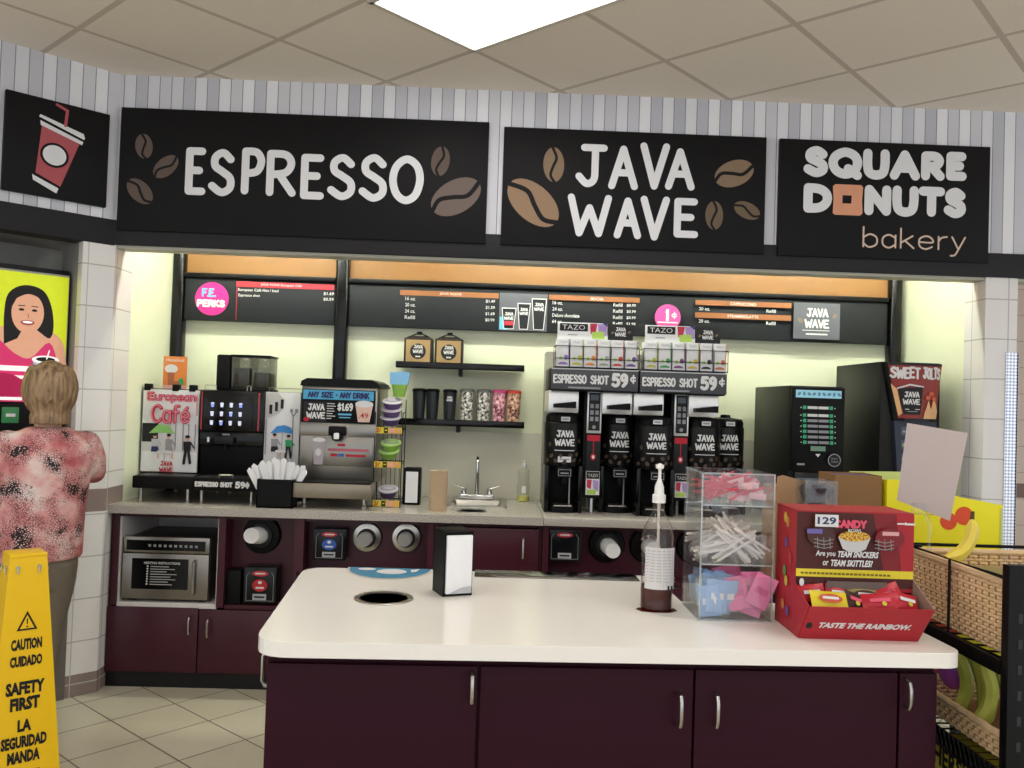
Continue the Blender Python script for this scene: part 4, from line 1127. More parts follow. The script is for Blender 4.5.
# ------------------------------------------------------------------ cappuccino machines
t = thing('cappuccino_machine', 'lower black hot drink machine with green lit buttons', 'drink machine', (1.565, 4.4, CT))
MB().box(0, .285, .02, .6, .0, .712, M('machine_black', '171817', .45, noise=.08, spec=.2), .006).build('body', t)
dr = MB().box(.004, .283, -.012, .02, .265, .706, blackp_m, .008)
dr = dr.build('door', t)
p = MB(); a = Art(p, (0, -.012, 0))
a.rect(.022, .65, .262, .69, M('header_blue', '86b8c8', .4, emit=.25))
for k in range(9): a.bean(.04+k*.026, .67, .022, .013, .5+k, M('header_dark', '3c6a86', .5), MATS['header_blue'])
p.build('header_strip', dr)
p = MB(); a = Art(p, (0, -.012, 0))
led = M('button_green', '27865a', .4, emit=.3)
for r in range(7):
    z = .592-r*.028 - (.012 if r else 0)
    a.rect(.085, z, .138, z+.014, (mw if r < 2 else grey_l)); a.rect(.142, z, .195, z+.014, (mw if r < 2 else grey_l))
    a.rect(.06, z-.002, .078, z+.016, led); a.rect(.2, z-.002, .218, z+.016, led)
    a.ell(.05, z+.006, .003, .003, mw); a.ell(.228, z+.006, .003, .003, mw)
a.rect(.1, .375, .178, .4, M('lcd_green', '6d8f7a', .3)); a.poly([(.125, .36), (.153, .36), (.139, .343)], mw)
a.ell(.225, .33, .034, .034, grey_l); a.ell(.225, .33, .029, .029, dark_m); a.text('JAVA', .208, .332, .011, .034, grey_l); a.text('WAVE', .207, .317, .011, .036, grey_l)
a.rect(.03, .3, .07, .31, grey_l)
p.build('button_panel', dr)
MB().box(.03, .26, .0, .02, .06, .26, blackg_m, .002).build('dispensing_bay', t)
MB().box(.02, .27, -.12, .01, 0, .04, dark_m, .006).build('drip_tray', t)
t = thing('cappuccino_machine', 'taller black hot drink machine with a maroon picture front, at the right end', 'drink machine', (2.055, 4.42, CT))
MB().box(0, .32, .02, .6, 0, .855, MATS['machine_black'], .006).build('body', t)
# bulging picture door: outline wide at the top, narrower below, curved across
def bulge(x0t, x1t, x0b, x1b, z0, z1, mat, depth=.05, n=10):
    vs, fs = [], []
    for j in range(2):
        z, xa, xb = ((z0, x0b, x1b), (z1, x0t, x1t))[j]
        for i in range(n+1):
            t_ = i/n
            vs.append((xa+(xb-xa)*t_, .02-depth*(1-(2*t_-1)**2)**.5*.9-.004, z))
    for i in range(n): fs.append((i, i+1, n+2+i, n+1+i))
    mb = MB(); mb.add(vs, fs, mat, True)
    B = 2*n+2
    mb.add(vs+[(v[0], .02, v[2]) for v in vs], [(n+1+i, n+2+i, B+n+2+i, B+n+1+i) for i in range(n)] + [(i+1, i, B+i, B+i+1) for i in range(n)], mat)
    return mb
pm = bulge(.0, .325, .06, .29, .545, .85, blackg_m, .075)
pm = pm.build('picture_door', t)
art = MB(); a = Art(art, (0, 0, 0))
jolt = M('jolt_maroon', '8a2c26', .3)
a.sliced([(.02, .845), (.305, .845), (.275, .56), (.075, .56)], jolt)
a.sliced([(.02, .847), (.305, .847), (.302, .835), (.022, .835)], ink)
a.hand('SWEET', .028, .765, .062, .146, mw, .0115, .2, .04); a.hand('JOLTS', .184, .765, .062, .108, mw, .0115, .2, .04)
a.sliced([(.035, .74), (.062, .71), (.09, .585), (.075, .57)], M('jolt_cream', 'dcae7c', .4))
a.sliced([(.095, .58), (.175, .58), (.188, .725), (.065, .715)], ink); a.stroke([(.065, .715), (.12, .735), (.188, .725)], .008, mw)
a.javawave(.13, .665, .085, mw); a.rect(.1, .605, .17, .609, mw); a.rect(.11, .594, .16, .598, grey_l)
[a.sliced(q_, MATS['jolt_cream']) for q_ in ([(.19, .56), (.272, .56), (.278, .6), (.198, .6)], [(.2, .6), (.235, .6), (.218, .655)], [(.23, .6), (.278, .6), (.25, .67)])]
for x_, z_ in ((.235, .69), (.25, .665), (.215, .67)): a.ell(x_, z_, .016, .012, M('jolt_rust', 'c25a38', .4))
for i, v in enumerate(art.v):
    f_ = (v[0]-(.0+.06*(.85-v[2])/.305)) / ((.325-.035*(.85-v[2])/.305)-(.06*(.85-v[2])/.305))
    f_ = min(max(f_, .01), .99)
    art.v[i] = (v[0], .02-.075*(1-(2*f_-1)**2)**.5*.9-.004+v[1]-.004, v[2])
art.build('picture', pm)
c = MB().prism([(.062, .545), (.288, .545), (.275, .27), (.085, .27)], M('machine_navy', '2b3240', .35), -.012, .02, 'Y')
c = c.build('control_panel', t)
q = MB(); a = Art(q, (0, -.012, 0))
for z in (.47, .4, .33): a.rect(.1, z, .145, z+.045, M('key_navy', '49546a', .4)); a.rect(.106, z+.014, .136, z+.026, grey_l)
a.rect(.112, .41, .13, .43, M('strip_amber', 'd8b84a', .5))
q.build('buttons', c)
MB().box(.06, .28, -.02, .02, .24, .27, dark_m, .006).box(.06, .28, -.1, .02, 0, .04, dark_m, .006).build('drip_tray', t)
# ------------------------------------------------------------------ island
top_m = M('solid_surface_white', 'f3efe8', .16, noise=.02, scale=14)
front_m = M('island_burgundy', '2d0617', .5, noise=.06, scale=9, spec=.15)
IT = .9102
def roundpoly(pts, rad):
    out = []
    n = len(pts)
    for i, p in enumerate(pts):
        r = rad[i]
        p = Vector(p); a_ = (Vector(pts[i-1])-p).normalized(); b_ = (Vector(pts[(i+1) % n])-p).normalized()
        if r <= 0: out.append(tuple(p)); continue
        s0, s1 = p+a_*r, p+b_*r
        for k in range(7):
            t_ = k/6
            out.append(tuple((1-t_)**2*s0+2*t_*(1-t_)*p+t_*t_*s1))
    return out
IA = .03
IP = Vector((-.54, 2.035, 0))
def IR(x, y, z=0):
    """the island stands very slightly turned against the counter behind it"""
    v = Matrix.Rotation(IA, 3, 'Z') @ (Vector((x, y, 0))-IP)+IP
    return (v.x, v.y, z)
t = thing('countertop', 'white L-shaped worktop of the island, rounded at its corners', 'countertop', IR(0, 0, .873), IA)
outl = roundpoly([(-.532, 1.997), (1.172, 1.997), (1.172, 2.49), (.6, 2.49), (.6, 2.86), (-.575, 2.88)], (.09, .05, .03, 0, 0, .09))
bm = bmesh.new()
mb = MB().prism(outl, top_m, 0, .037, holes=(circ(-.272, 2.448, .078),))
sl = mb.build('slab', t)
bv = sl.modifiers.new('edge_round', 'BEVEL'); bv.width = .007; bv.segments = 3; bv.limit_method = 'ANGLE'; bv.angle_limit = math.radians(50)
# island cabinets: three units side by side along the front, one at the back
def icab(label, x0, x1, y0, y1, doors, end=False):
    t = thing('island_cabinet', label, 'cabinet', IR(x0, y0), IA)
    w = x1-x0; d_ = y1-y0
    MB().box(0, .018, 0, d_, .1, .853, front_m).box(w-.018, w, 0, d_, .1, .853, front_m).box(.018, w-.018, d_-.015, d_, .1, .853, front_m).box(.018, w-.018, 0, d_, .1, .118, front_m).box(.018, w-.018, 0, .06, .84, .853, front_m).build('carcass', t)
    MB().box(.02, w-.02, .04, .055, 0, .1, toe_m).box(.02, w-.02, d_-.055, d_-.04, 0, .1, toe_m).build('toe_kick', t)
    for x_0, x_1, hx in doors:
        door(t, x_0-x0, x_1-x0, .1, .848, hx-x0 if hx is not None else None, (.715, .793) if hx is None or hx < .9 and hx > .1 else (.765, .833), 0, front_m)
    return t
t = icab('burgundy island cabinet at the left end of the front, with one wide door', -.508, -.004, 2.06, 2.5, ((-.508, -.006, -.02),))
h = MB()
h.tube([(0, .075, .76), (-.022, .075, .764), (-.028, .075, .775), (-.028, .075, .835), (-.022, .075, .846), (0, .075, .85)], .0055, steel_m).build('side_handle', t)
icab('burgundy island cabinet in the middle of the front, handle at its right edge', -.004, .52, 2.06, 2.5, ((-.002, .519, .482),))
icab('burgundy island cabinet at the right end of the front, handle at its left edge', .52, 1.13, 2.06, 2.5, ((.521, 1.03, .571), (1.032, 1.13, 1.046)))
t = thing('island_cabinet', 'burgundy cabinet forming the back half of the island', 'cabinet', IR(-.54, 2.5), IA)
MB().box(0, 1.08, .002, .018, .1, .853, front_m).box(0, .018, .018, .34, .1, .853, front_m).box(1.062, 1.08, .018, .34, .1, .853, front_m).box(.018, 1.062, .325, .34, .1, .853, front_m).box(.018, 1.062, .018, .345, .1, .118, front_m).build('carcass', t)
MB().box(.02, 1.06, .3, .32, 0, .1, toe_m).box(.02, 1.06, .02, .04, 0, .1, toe_m).build('toe_kick', t)
trash_ring('round steel trash opening in the white island top', -.285, 2.455, IT, .08, .05)
# blue round decal at the back edge
t = thing('counter_decal', 'blue half-round sticker with white print at the back edge of the white island top', 'sticker', (-.316, 2.895, IT))
q = MB(); a = Art(q, (0, 0, 0), (1, 0, 0), (0, 1, 0), .0003)
dec = M('decal_blue', '3d8fb8', .25)
a.ell(0, 0, .142, .178, M('decal_rim', 'c9c5c0', .3), 0, 40, PI, 2*PI); a.ell(0, 0, .136, .165, dec, 0, 40, PI, 2*PI)
a.ell(.01, -.06, .05, .04, mw); a.ell(-.075, -.03, .03, .02, mw); a.poly([(.07, -.03), (.1, -.01), (.09, -.06), (.075, -.07)], mw); a.hand('TRASH', -.06, -.135, .03, .12, mw, .006) if 0 else None
q.build('sticker', t)
t = thing('steel_strip', 'long steel plate let into the back edge of the white island top', 'metal strip', (.23, 2.845, IT))
MB().box(-.262, .28, -.055, .05, 0, .004, M('steel_mirror', '8f8f8c', .12, 1), .001).build('plate', t)

# ------------------------------------------------------------------ on the island
t = thing('napkin_holder', 'tall black napkin holder on the white island top, white napkins facing the front', 'napkin holder', (-.095, 2.555, IT), math.radians(22))
MB().box(-.042, .042, -.045, .045, .0, .006, blackp_m, .002).box(-.045, -.041, -.048, .048, 0, .188, blackp_m).box(.041, .045, -.048, .048, 0, .188, blackp_m).box(-.045, .045, -.05, .05, .182, .19, blackp_m, .003).box(-.041, .041, -.04, .04, .006, .182, blackp_m).build('case', t)
MB().box(-.038, .042, -.054, -.041, .008, .178, paper_m, .003).prism([(-.03, .009), (.038, .009), (.042, .03), (.01, .026)], M('napkin_lip', 'b9bbc0', .5), -.056, -.053, 'Y').build('napkin', t)
MB().box(-.038, .038, .041, .05, .05, .13, paper_m, .003).build('rear_napkin', t)
t = thing('syrup_bottle', 'clear bottle with a white pump and dark syrup on the white island top', 'bottle', (.492, 2.43, IT))
bot = clear('bottle_glass', 'f0ece6', .02, .04, .1)
MB().lathe([(.042, 0), (.0455, .004), (.0455, .03), (.043, .034), (.0455, .038), (.0445, .06), (.0455, .185), (.046, .2), (.04, .23), (.024, .262), (.0165, .275), (.0165, .31)], bot, n=32).build('glass', t)
syr = M('dark_syrup', '4a120c', .25, spec=.1)
MB().lathe([(.0405, .0015), (.043, .006), (.043, .066), (0, .0665)], syr, n=28).build('syrup', t)
q = MB(); am = MB(); a = Art(am, (0, 0, 0))
for k in range(10): a.rect(-.045+.009*k, .062, -.045+.009*(k+1), .178, M('label_white', 'dcd9d8', .6))
a.h += .0006
for k in range(11):
    for j in range(5): a.rect(-.036+.013*j, .168-.008*k, -.036+.013*j+.009, .1705-.008*k, M('label_text', 'b9b5b5', .6))
for k in range(4): a.rect(.01+.006*k, .068, .014+.006*k, .078, ink)
for i, v in enumerate(am.v):
    th_ = v[0]/.046; rr = .0462-v[1]
    am.v[i] = (rr*math.sin(th_), -rr*math.cos(th_), v[2])
am.build('label', t)
MB().lathe([(.019, .3), (.019, .322), (.014, .325), (.013, .345), (.007, .362), (.0045, .37), (.0045, .395), (.011, .398), (.012, .408), (0, .41)], white_m, n=20).tube([(0, 0, .404), (-.006, -.026, .405), (-.008, -.036, .398)], [.009, .007, .005], white_m).tube([(0, 0, .3), (.004, 0, .02)], .004, M('dip_tube', 'd0c8c0', .4), 8).build('pump', t)
q = MB(); a = Art(q, (0, 0, 0), (1, 0, 0), (0, 1, 0), .0002); a.poly([(x, y) for x, y in ((-.062, -.02), (-.05, -.045), (-.02, -.056), (.03, -.052), (.055, -.03), (.052, 0), (0, .01), (-.05, 0))], syr); q.build('spilled_syrup', t)

# acrylic bins with packets
acr = clear('acrylic_clear', 'f4f6f6', .02, .03, .15)
acr_e = clear('acrylic_edge', 'dfe6e6', .3, .05, .3)
t = thing('condiment_bin', 'tall clear acrylic three-tier condiment bin beside the red candy carton', 'bin', (.582, 2.3, IT))
AW, AD, AH = .2, .2, .4
g = .004
MB().box(0, g, 0, AD, 0, AH, acr).box(AW-g, AW, 0, AD, 0, AH, acr).box(g, AW-g, AD-g, AD, 0, AH, acr).build('side_walls', t)
for k, (z, fh) in enumerate(((0, .12), (.15, .085), (.31, .09))):
    MB().box(g, AW-g, 0, AD-g, z, z+g, acr).build('shelf', t)
    MB().box(g, AW-g, 0, g, z+g, z+fh, acr).build('front_lip', t)
e_ = MB()
for x in (.0015, AW-.0015): e_.box(x-.002, x+.002, -.001, .002, 0, AH, acr_e)
for z in (0, .15, .31): e_.box(0, AW, -.001, .002, z, z+.004, acr_e)
e_.box(0, AW, -.001, .003, AH-.003, AH, acr_e).box(0, .003, 0, AD, AH-.003, AH, acr_e)
e_.build('polished_edges', t)
rnd = random.Random(3)
def packets(n, name, label, cat, group, make, xr, yr, zr, tilt, lie=False, yaw=.5):
    p0 = None
    for k in range(n):
        if p0 is None:
            p0 = tag(make().build(name), label, cat, group); o = p0
        else: o = dup(p0, (0, 0, 0))
        f_ = (k+.5)/n
        o.location = (rnd.uniform(*xr), yr[0]+(yr[1]-yr[0])*f_, rnd.uniform(*zr))
        o.rotation_euler = (rnd.uniform(-tilt, tilt)+(PI/2 if lie else 0), rnd.uniform(-tilt, tilt)*1.6, rnd.uniform(-yaw, yaw))
def sachet(w, h, mat, th_=.003, printm=None):
    mb = MB()
    P = [(-w/2, 0), (w/2, 0), (w/2, h), (-w/2, h)]
    n = 5
    vs, fs = [], []
    for s_ in (-1, 1):
        for j in range(n+1):
            for i in range(n+1):
                u, v = i/n, j/n
                b_ = th_*(math.sin(PI*u)*math.sin(PI*v))**.6+.0002
                vs.append((-w/2+w*u, s_*b_, h*v))
    m_ = (n+1)*(n+1)
    for j in range(n):
        for i in range(n):
            q_ = (j*(n+1)+i, j*(n+1)+i+1, (j+1)*(n+1)+i+1, (j+1)*(n+1)+i)
            fs.append(q_); fs.append(tuple(m_+x for x in reversed(q_)))
    mb.add(vs, fs, mat, True)
    if printm:
        a = Art(mb, (0, -th_-.0004, 0)); a.rect(-w*.3, h*.4, w*.3, h*.6, printm)
    return mb
X0, Y0 = .582, 2.3
bluep, pinkp, whitep = M('packet_blue', 'a6c6ee', .6), M('packet_pink', 'f287b5', .6), M('packet_white', 'f0f1f4', .6)
packets(16, 'sweetener_packet', 'pale blue sweetener packet in the lowest clear bin', 'packet', 'blue packets', lambda: sachet(.06, .088, bluep, .003, whitep), (X0+.04, X0+.085), (Y0+.012, Y0+.17), (IT+.006, IT+.03), .22)
packets(18, 'sweetener_packet', 'bright pink sweetener packet in the lowest clear bin', 'packet', 'pink packets', lambda: sachet(.06, .09, pinkp, .003, M('packet_pink_dark', 'dd6a9c', .6)), (X0+.12, X0+.162), (Y0+.012, Y0+.17), (IT+.006, IT+.04), .25)
packets(12, 'sugar_packet', 'white sugar packet at the back left of the lowest clear bin', 'packet', 'white packets', lambda: sachet(.05, .075, whitep, .003), (X0+.034, X0+.05), (Y0+.06, Y0+.18), (IT+.006, IT+.028), .15, False, 1.4)
stirm = M('stir_paper', 'ddd5cd', .7, noise=.08)
p0 = None
for k in range(90):
    if p0 is None: o = p0 = tag(MB().box(-.0032, .0032, -.0015, .0015, -.062, .062, stirm).build('stir_stick'), 'pale wrapped stir stick lying in the middle clear bin', 'stir stick', 'wrapped stir sticks')
    else: o = dup(p0, (0, 0, 0))
    f_ = k/89
    left = k % 2
    o.location = (X0+.1+rnd.uniform(-.03, .03)+(-.02 if left else .02), Y0+.012+.17*f_, IT+.15+.045+rnd.uniform(-.014, .034)+.01*math.sin(k))
    o.rotation_euler = (rnd.uniform(-.1, .1), (1.15 if left else -.75)+rnd.uniform(-.3, .3), rnd.uniform(-.15, .15))
redw = M('wrap_red', 'd2485a', .5, noise=.1); pinkw = M('wrap_pale', 'e3b7bb', .5)
for nm, mt_, lab, n_ in (('wrapped_straw', redw, 'red wrapped straw in the top clear bin', 44), ('wrapped_candy', pinkw, 'pale pink wrapped piece in the top clear bin', 30)):
    p0 = None
    for k in range(n_):
        if p0 is None: o = p0 = tag((MB().box(-.0032, .0032, -.0015, .0015, -.05, .05, mt_) if nm == 'wrapped_straw' else sachet(.018, .045, mt_, .004)).build(nm), lab, 'straw' if nm == 'wrapped_straw' else 'candy', 'pieces in the top bin '+nm.replace('_', ' '))
        else: o = dup(p0, (0, 0, 0))
        f_ = k/n_
        o.location = (X0+.1+rnd.uniform(-.045, .045), Y0+.014+.165*f_, IT+.31+(.03 if nm == 'wrapped_candy' else .036)+rnd.uniform(-.008, .028))
        o.rotation_euler = (rnd.uniform(-.5, .5), 1.35+rnd.uniform(-.45, .45), rnd.uniform(-.6, .6))

# red candy carton
crd = M('carton_red', 'a8242e', .45, noise=.04); cdk = M('carton_maroon', '4a1a18', .45); cmid = M('carton_deep_red', '7d1c22', .45)
cy_ = M('carton_yellow', 'e3cf36', .5)
t = thing('candy_carton', 'red cardboard candy carton with a tray front, right end of the white island top', 'carton', (.953, 2.185, IT), -.01)
W2 = .152
th_ = .003
c = MB().box(-W2, -W2+th_, 0, .15, 0, .318, crd).box(W2-th_, W2, 0, .15, 0, .318, crd).box(-W2, W2, .147, .15, 0, .318, crd).box(-W2, W2, 0, .15, 0, .003, crd).box(-W2, W2, -.002, .15, .315, .319, crd)
c.build('carton', t)
fp = MB().box(-W2, W2, -.003, .0, .115, .316, crd)
a = Art(fp, (0, -.003, 0))
a.poly([(-W2, .125), (W2, .125), (W2, .17), (.075, .17), (.045, .316), (-W2, .316)], cdk)
a.poly([(.045, .316), (.075, .17), (W2, .17), (W2, .316)], cmid)
a.poly([(.105, .316), (.12, .17), (W2, .17), (W2, .316)], crd)
a.rect(-W2, .15, W2, .17, cy_)
for k in range(22): a.rect(-W2+.012+k*.0105, .157, -W2+.02+k*.0105, .162, M('strip_ink', '7a6a20', .6))
a.rect(-.075, .122, .08, .142, M('print_fine', '6a5a55', .6)); a.ell(-.14, .137, .006, .01, mw)
# bowl of sweets between two helmets
a.ell(-.092, .256, .036, .026, M('helmet_brown', '4a2a26', .4)); a.ell(.085, .254, .038, .026, M('helmet_red', '7a1c26', .4))
a.rect(.065, .262, .108, .272, M('print_rosy', 'd9a0a4', .5)); a.rect(-.13, .262, -.09, .274, M('print_violet', '6f64a8', .5))
for cx in (-.085, .072):
    for k in range(3): a.stroke([(cx-.026, .248-k*.009), (cx, .243-k*.009), (cx+.022, .248-k*.009)], .0022, M('cage_grey', '8a8583', .4))
    for k in range(3): a.stroke([(cx-.018+k*.016, .252), (cx-.016+k*.016, .224)], .002, MATS['cage_grey'])
a.poly([(-.05, .256), (.034, .256), (.022, .226), (.006, .218), (-.022, .218), (-.038, .226)], M('bowl_silver', 'c3c1c0', .3)); a.ell(-.008, .258, .04, .013, M('sweets_mix', '8a4a2a', .5, scale=220, hex2='e8c24a'))
a.hand('CANDY', -.062, .278, .022, .085, M('logo_pink', 'd9506a', .5), .006); a.text('BOWL', -.025, .269, .008, .035, mw)
a.text('Are you', -.108, .202, .018, .05, mw, .02, .1); a.text('TEAM SNICKERS', -.053, .204, .016, .105, mw, .035, .2); a.text('or', -.09, .182, .012, .015, mw, .02, .1); a.text('TEAM SKITTLES?', -.071, .181, .017, .108, mw, .035, .2)
a.rect(.1, .292, .118, .296, mw); a.rect(.124, .291, .146, .296, mw); a.ell(.121, .2945, .003, .004, mw)
a.rect(-.112, .281, -.052, .312, mw); a.text('129', -.106, .287, .019, .048, navy_p, .03)
fp.build('front_panel', t)
sw = ('c8b23a', 'c87f3a', '6a4a8a', 'b8343a', '5f9a4a')
sp_ = MB(); a = Art(sp_, (-W2, 0, 0), (0, -1, 0), (0, 0, 1))
for i, (yy, zz) in enumerate(((.04, .29), (.06, .28), (.05, .225), (.085, .19), (.045, .15), (.06, .125), (.04, .06), (.075, .05))):
    a.ell(-.15+yy+.03, zz, .012, .014, M('sweet_'+sw[i % 5], sw[i % 5], .4))
sp_.build('side_print', t)
# tray: side wings and leaning front
tr = MB()
y1_, yb = -.055, -.03
tr.add([(-W2, 0, .0), (W2, 0, .0), (W2+.002, -.035, .0), (-W2+.002, -.035, .0)], [(0, 3, 2, 1)], crd)
def slab3(pts, mat, d):
    P = [Vector(p) for p in pts]; n_ = (P[1]-P[0]).cross(P[2]-P[0]).normalized()*d
    k = len(P)
    tr.add(P+[p+n_ for p in P], [tuple(range(k))[::-1], tuple(range(k, 2*k))] + [(i, (i+1) % k, k+(i+1) % k, k+i) for i in range(k)], mat)
slab3([(-W2, -.035, .001), (W2, -.035, .001), (W2+.015, -.085, .092), (-W2+.008, -.085, .092)], crd, .003)
slab3([(-W2, 0, .001), (-W2, -.035, .001), (-W2+.008, -.085, .092), (-W2, 0, .135)], crd, .003)
slab3([(W2, -.035, .001), (W2, 0, .001), (W2, 0, .15), (W2+.015, -.085, .092)], M('carton_inside', '9a7f70', .7), .003)
o_ = Vector((0, -.035, .001)); v_ = Vector((0, -.05, .091)).normalized()
a = Art(tr, o_, (1, 0, 0), v_, .0035)
a.text('TASTE THE RAINBOW.', -.115, .038, .018, .235, mw, .05, .35)
a.ell(-.135, .045, .008, .01, ink)
tr.build('tray', t)
def candy(name, label, x, y, z, w, h, mat, pm, rot, lines):
    o = thing(name, label, 'candy', (x, y, z)); o.rotation_euler = rot
    mb = sachet(w, h, mat, .009)
    mb.build('wrapper', o)
    q = MB(); a = Art(q, (0, -.0102, 0)); lines(a, w, h, pm); q.build('print', o)
ylw, rdw = M('wrapper_yellow', 'dcc52a', .35), M('wrapper_red', 'b81f30', .35)
def pl1(a, w, h, pm): a.ell(0, h*.5, w*.33, h*.26, pm); a.rect(-w*.22, h*.45, w*.22, h*.6, mw)
def pl2(a, w, h, pm): a.rect(-w*.3, h*.42, w*.3, h*.62, pm); a.ell(w*.1, h*.3, .006, .006, MATS['sweet_c8b23a'])
cx0, cy0, cz0 = .953, 2.185, IT
candy('candy_packet', 'yellow candy packet lying in the red carton tray', cx0-.085, cy0-.066, cz0+.083, .095, .046, ylw, M('logo_orange', 'c2502a', .5), (-.62, .07, .05), pl1)
candy('candy_packet', 'red candy packet lying in the middle of the red carton tray', cx0+.045, cy0-.062, cz0+.081, .085, .045, rdw, MATS['logo_pink'], (-.6, -.08, -.1), pl2)
candy('candy_packet', 'red and white candy packet at the right end of the carton tray', cx0+.11, cy0-.058, cz0+.083, .07, .045, rdw, mw, (-.6, .25, .1), pl2)
candy('candy_packet', 'dark brown candy packet between the yellow and red packets', cx0-.02, cy0-.05, cz0+.08, .05, .045, M('wrapper_brown', '3a1a16', .4), MATS['logo_pink'], (-.6, .3, 0), pl2)
candy('candy_packet', 'red candy packet standing behind the yellow packet in the carton tray', cx0-.115, cy0-.026, cz0+.09, .07, .045, rdw, mw, (-.4, -.1, 0), pl2)
candy('candy_packet', 'green and brown candy packet behind the others in the carton tray', cx0+.02, cy0-.024, cz0+.09, .09, .04, M('wrapper_olive', '8a7f45', .4), MATS['wrapper_brown'], (-.4, .05, 0), pl1)
candy('candy_packet', 'red candy packet tilted up at the back right of the carton tray', cx0+.085, cy0-.03, cz0+.09, .075, .05, rdw, MATS['logo_pink'], (-.45, -.35, 0), pl2)
candy('candy_packet', 'red candy packet at the back of the carton tray, behind the brown one', cx0-.05, cy0-.022, cz0+.09, .06, .045, rdw, mw, (-.4, .1, 0), pl2)
# ------------------------------------------------------------------ right of and behind the island
t = thing('display_table', 'dark table behind the right wing of the island, carrying cartons', 'table', (.93, 2.62, 0))
MB().box(0, .9, 0, .6, .87, .9, dark_m, .004).build('tabletop', t)
for x in (.03, .87):
    for y in (.03, .57): MB().box(x-.02, x+.02, y-.02, y+.02, 0, .87, dark_m).build('leg', t)
TZ = .9002
cardb = M('cardboard', '8d6a44', .8, noise=.05); cardb2 = M('cardboard_pale', 'b08a66', .8, noise=.05)
def open_box(mb, x0, x1, y0, y1, z1, mat, th_=.004):
    mb.box(x0, x1, y0, y0+th_, 0, z1, mat).box(x0, x1, y1-th_, y1, 0, z1, mat).box(x0, x0+th_, y0+th_, y1-th_, 0, z1, mat).box(x1-th_, x1, y0+th_, y1-th_, 0, z1, mat).box(x0+th_, x1-th_, y0+th_, y1-th_, 0, th_, mat)
    return mb
t = thing('cardboard_box', 'open brown cardboard box behind the red candy carton', 'box', (1.135, 2.76, TZ))
open_box(MB(), 0, .155, 0, .14, .382, cardb).build('box', t)
MB().box(.01, .145, .02, .12, .006, .378, M('box_contents', '5b5078', .6, noise=.2)).build('contents', t)
t = thing('cardboard_box', 'pale cardboard carton standing between the clear bins behind the red candy carton', 'box', (.958, 2.80, TZ), .08)
open_box(MB(), 0, .098, 0, .12, .335, cardb2).prism([(0, .335), (.098, .335), (.098, .352), (.02, .372), (0, .365)], cardb2, 0, .004, 'Y').build('box', t)
t = thing('clear_bin', 'clear bin with dark packets between the two cardboard boxes', 'bin', (.992, 2.63, TZ))
open_box(MB(), 0, .1, 0, .1, .37, acr, .004).build('bin', t)
MB().box(.006, .094, .006, .094, .005, .29, M('bin_riser', '4d4a48', .6)).build('riser', t)
rnd = random.Random(11); p0 = None
for k in range(30):
    if p0 is None: o = p0 = tag(sachet(.03, .04, M('packet_dark', '4a4046', .3), .003).build('creamer_packet'), 'dark packet in the clear bin between the cardboard boxes', 'packet', 'dark packets')
    else: o = dup(p0, (0, 0, 0))
    o.location = (1.042+rnd.uniform(-.028, .028), 2.642+.07*k/30, TZ+.296+rnd.uniform(0, .025)); o.rotation_euler = (rnd.uniform(-.5, .5), rnd.uniform(-.7, .7), rnd.uniform(-.6, .6))
# yellow banana display carton
yel = M('carton_bright_yellow', 'f4ea24', .5, noise=.02); reddot = M('dot_red', 'e0542f', .6); limeyel = M('carton_lime', 'c9d68a', .7)
t = thing('display_carton', 'bright yellow display carton with red dots behind the wicker basket', 'carton', (1.30, 2.745, TZ))
c = MB().prism([(0, 0), (.385, 0), (.385, .3), (.24, .322), (.16, .352), (.1, .376), (0, .372)], yel, 0, .005, 'Y')
c.prism([(0, 0), (.385, 0), (.385, .3), (.36, .33), (.2, .38), (0, .376)], limeyel, .29, .295, 'Y')
c.box(0, .005, .005, .29, 0, .37, yel).prism([(.005, 0), (.29, 0), (.29, .3), (.005, .3)], limeyel, .38, .385, 'X').box(.005, .38, .005, .29, 0, .005, yel)
a = Art(c, (0, 0, 0)); a.ell(.205, .243, .028, .028, reddot); a.ell(.255, .262, .03, .03, reddot); a.rect(.375, .1, .384, .29, limeyel)
c.build('carton', t)
# black rack with the wicker basket
t = thing('display_rack', 'black slotted-post wire rack at the right edge, holding the wicker basket', 'rack', (1.25, 2.02, 0))
for x, y in ((0, 0), (.52, 0), (0, .52), (.52, .52)):
    x_ = x+.018 if x == 0 else x
    p = MB().box(x_-.028, x_+.032, y-.03, y, 0, 1.135 if y == 0 else 1.1, black_m, .003)
    if y == 0:
        for k in range(16): p.box(x_-.005, x_+.005, y-.0315, y-.0295, .1+k*.06, .122+k*.06, M('slot_grey', '2a2a2e', .4))
    p.build('post', t)
f = MB()
for z in (1.1, .905):
    f.tube([(0, 0, z), (0, .5, z), (.52, .5, z), (.52, 0, z)], .005, black_m, closed=True)
for y in (0, .25, .5):
    for x in (0, .52): f.tube([(x, y, .9), (x, y, 1.1)], .004, black_m)
for k in range(9): f.tube([(0, .03+k*.055, .902), (.52, .03+k*.055, .902)], .003, black_m, 6)
f.box(-.012, .0, -.0, .5, .87, .905, black_m)
f.build('upper_frame', t)
f = MB()
for x in (0, .52): f.box(x-.004, x+.004, 0, .5, .59, .64, black_m)
f.box(0, .52, 0, .006, .61, .64, black_m)
for k in range(22):   # diamond mesh in front and shelf bars
    f.tube([(-.004+k*.024, -.004, .60), (.02+k*.024, -.004, .645)], .0018, black_m, 5); f.tube([(.02+k*.024, -.004, .60), (-.004+k*.024, -.004, .645)], .0018, black_m, 5)
    f.tube([(-.006, k*.023, .60), (-.006, k*.023+.023, .645)], .0018, black_m, 5); f.tube([(-.006, k*.023+.023, .60), (-.006, k*.023, .645)], .0018, black_m, 5)
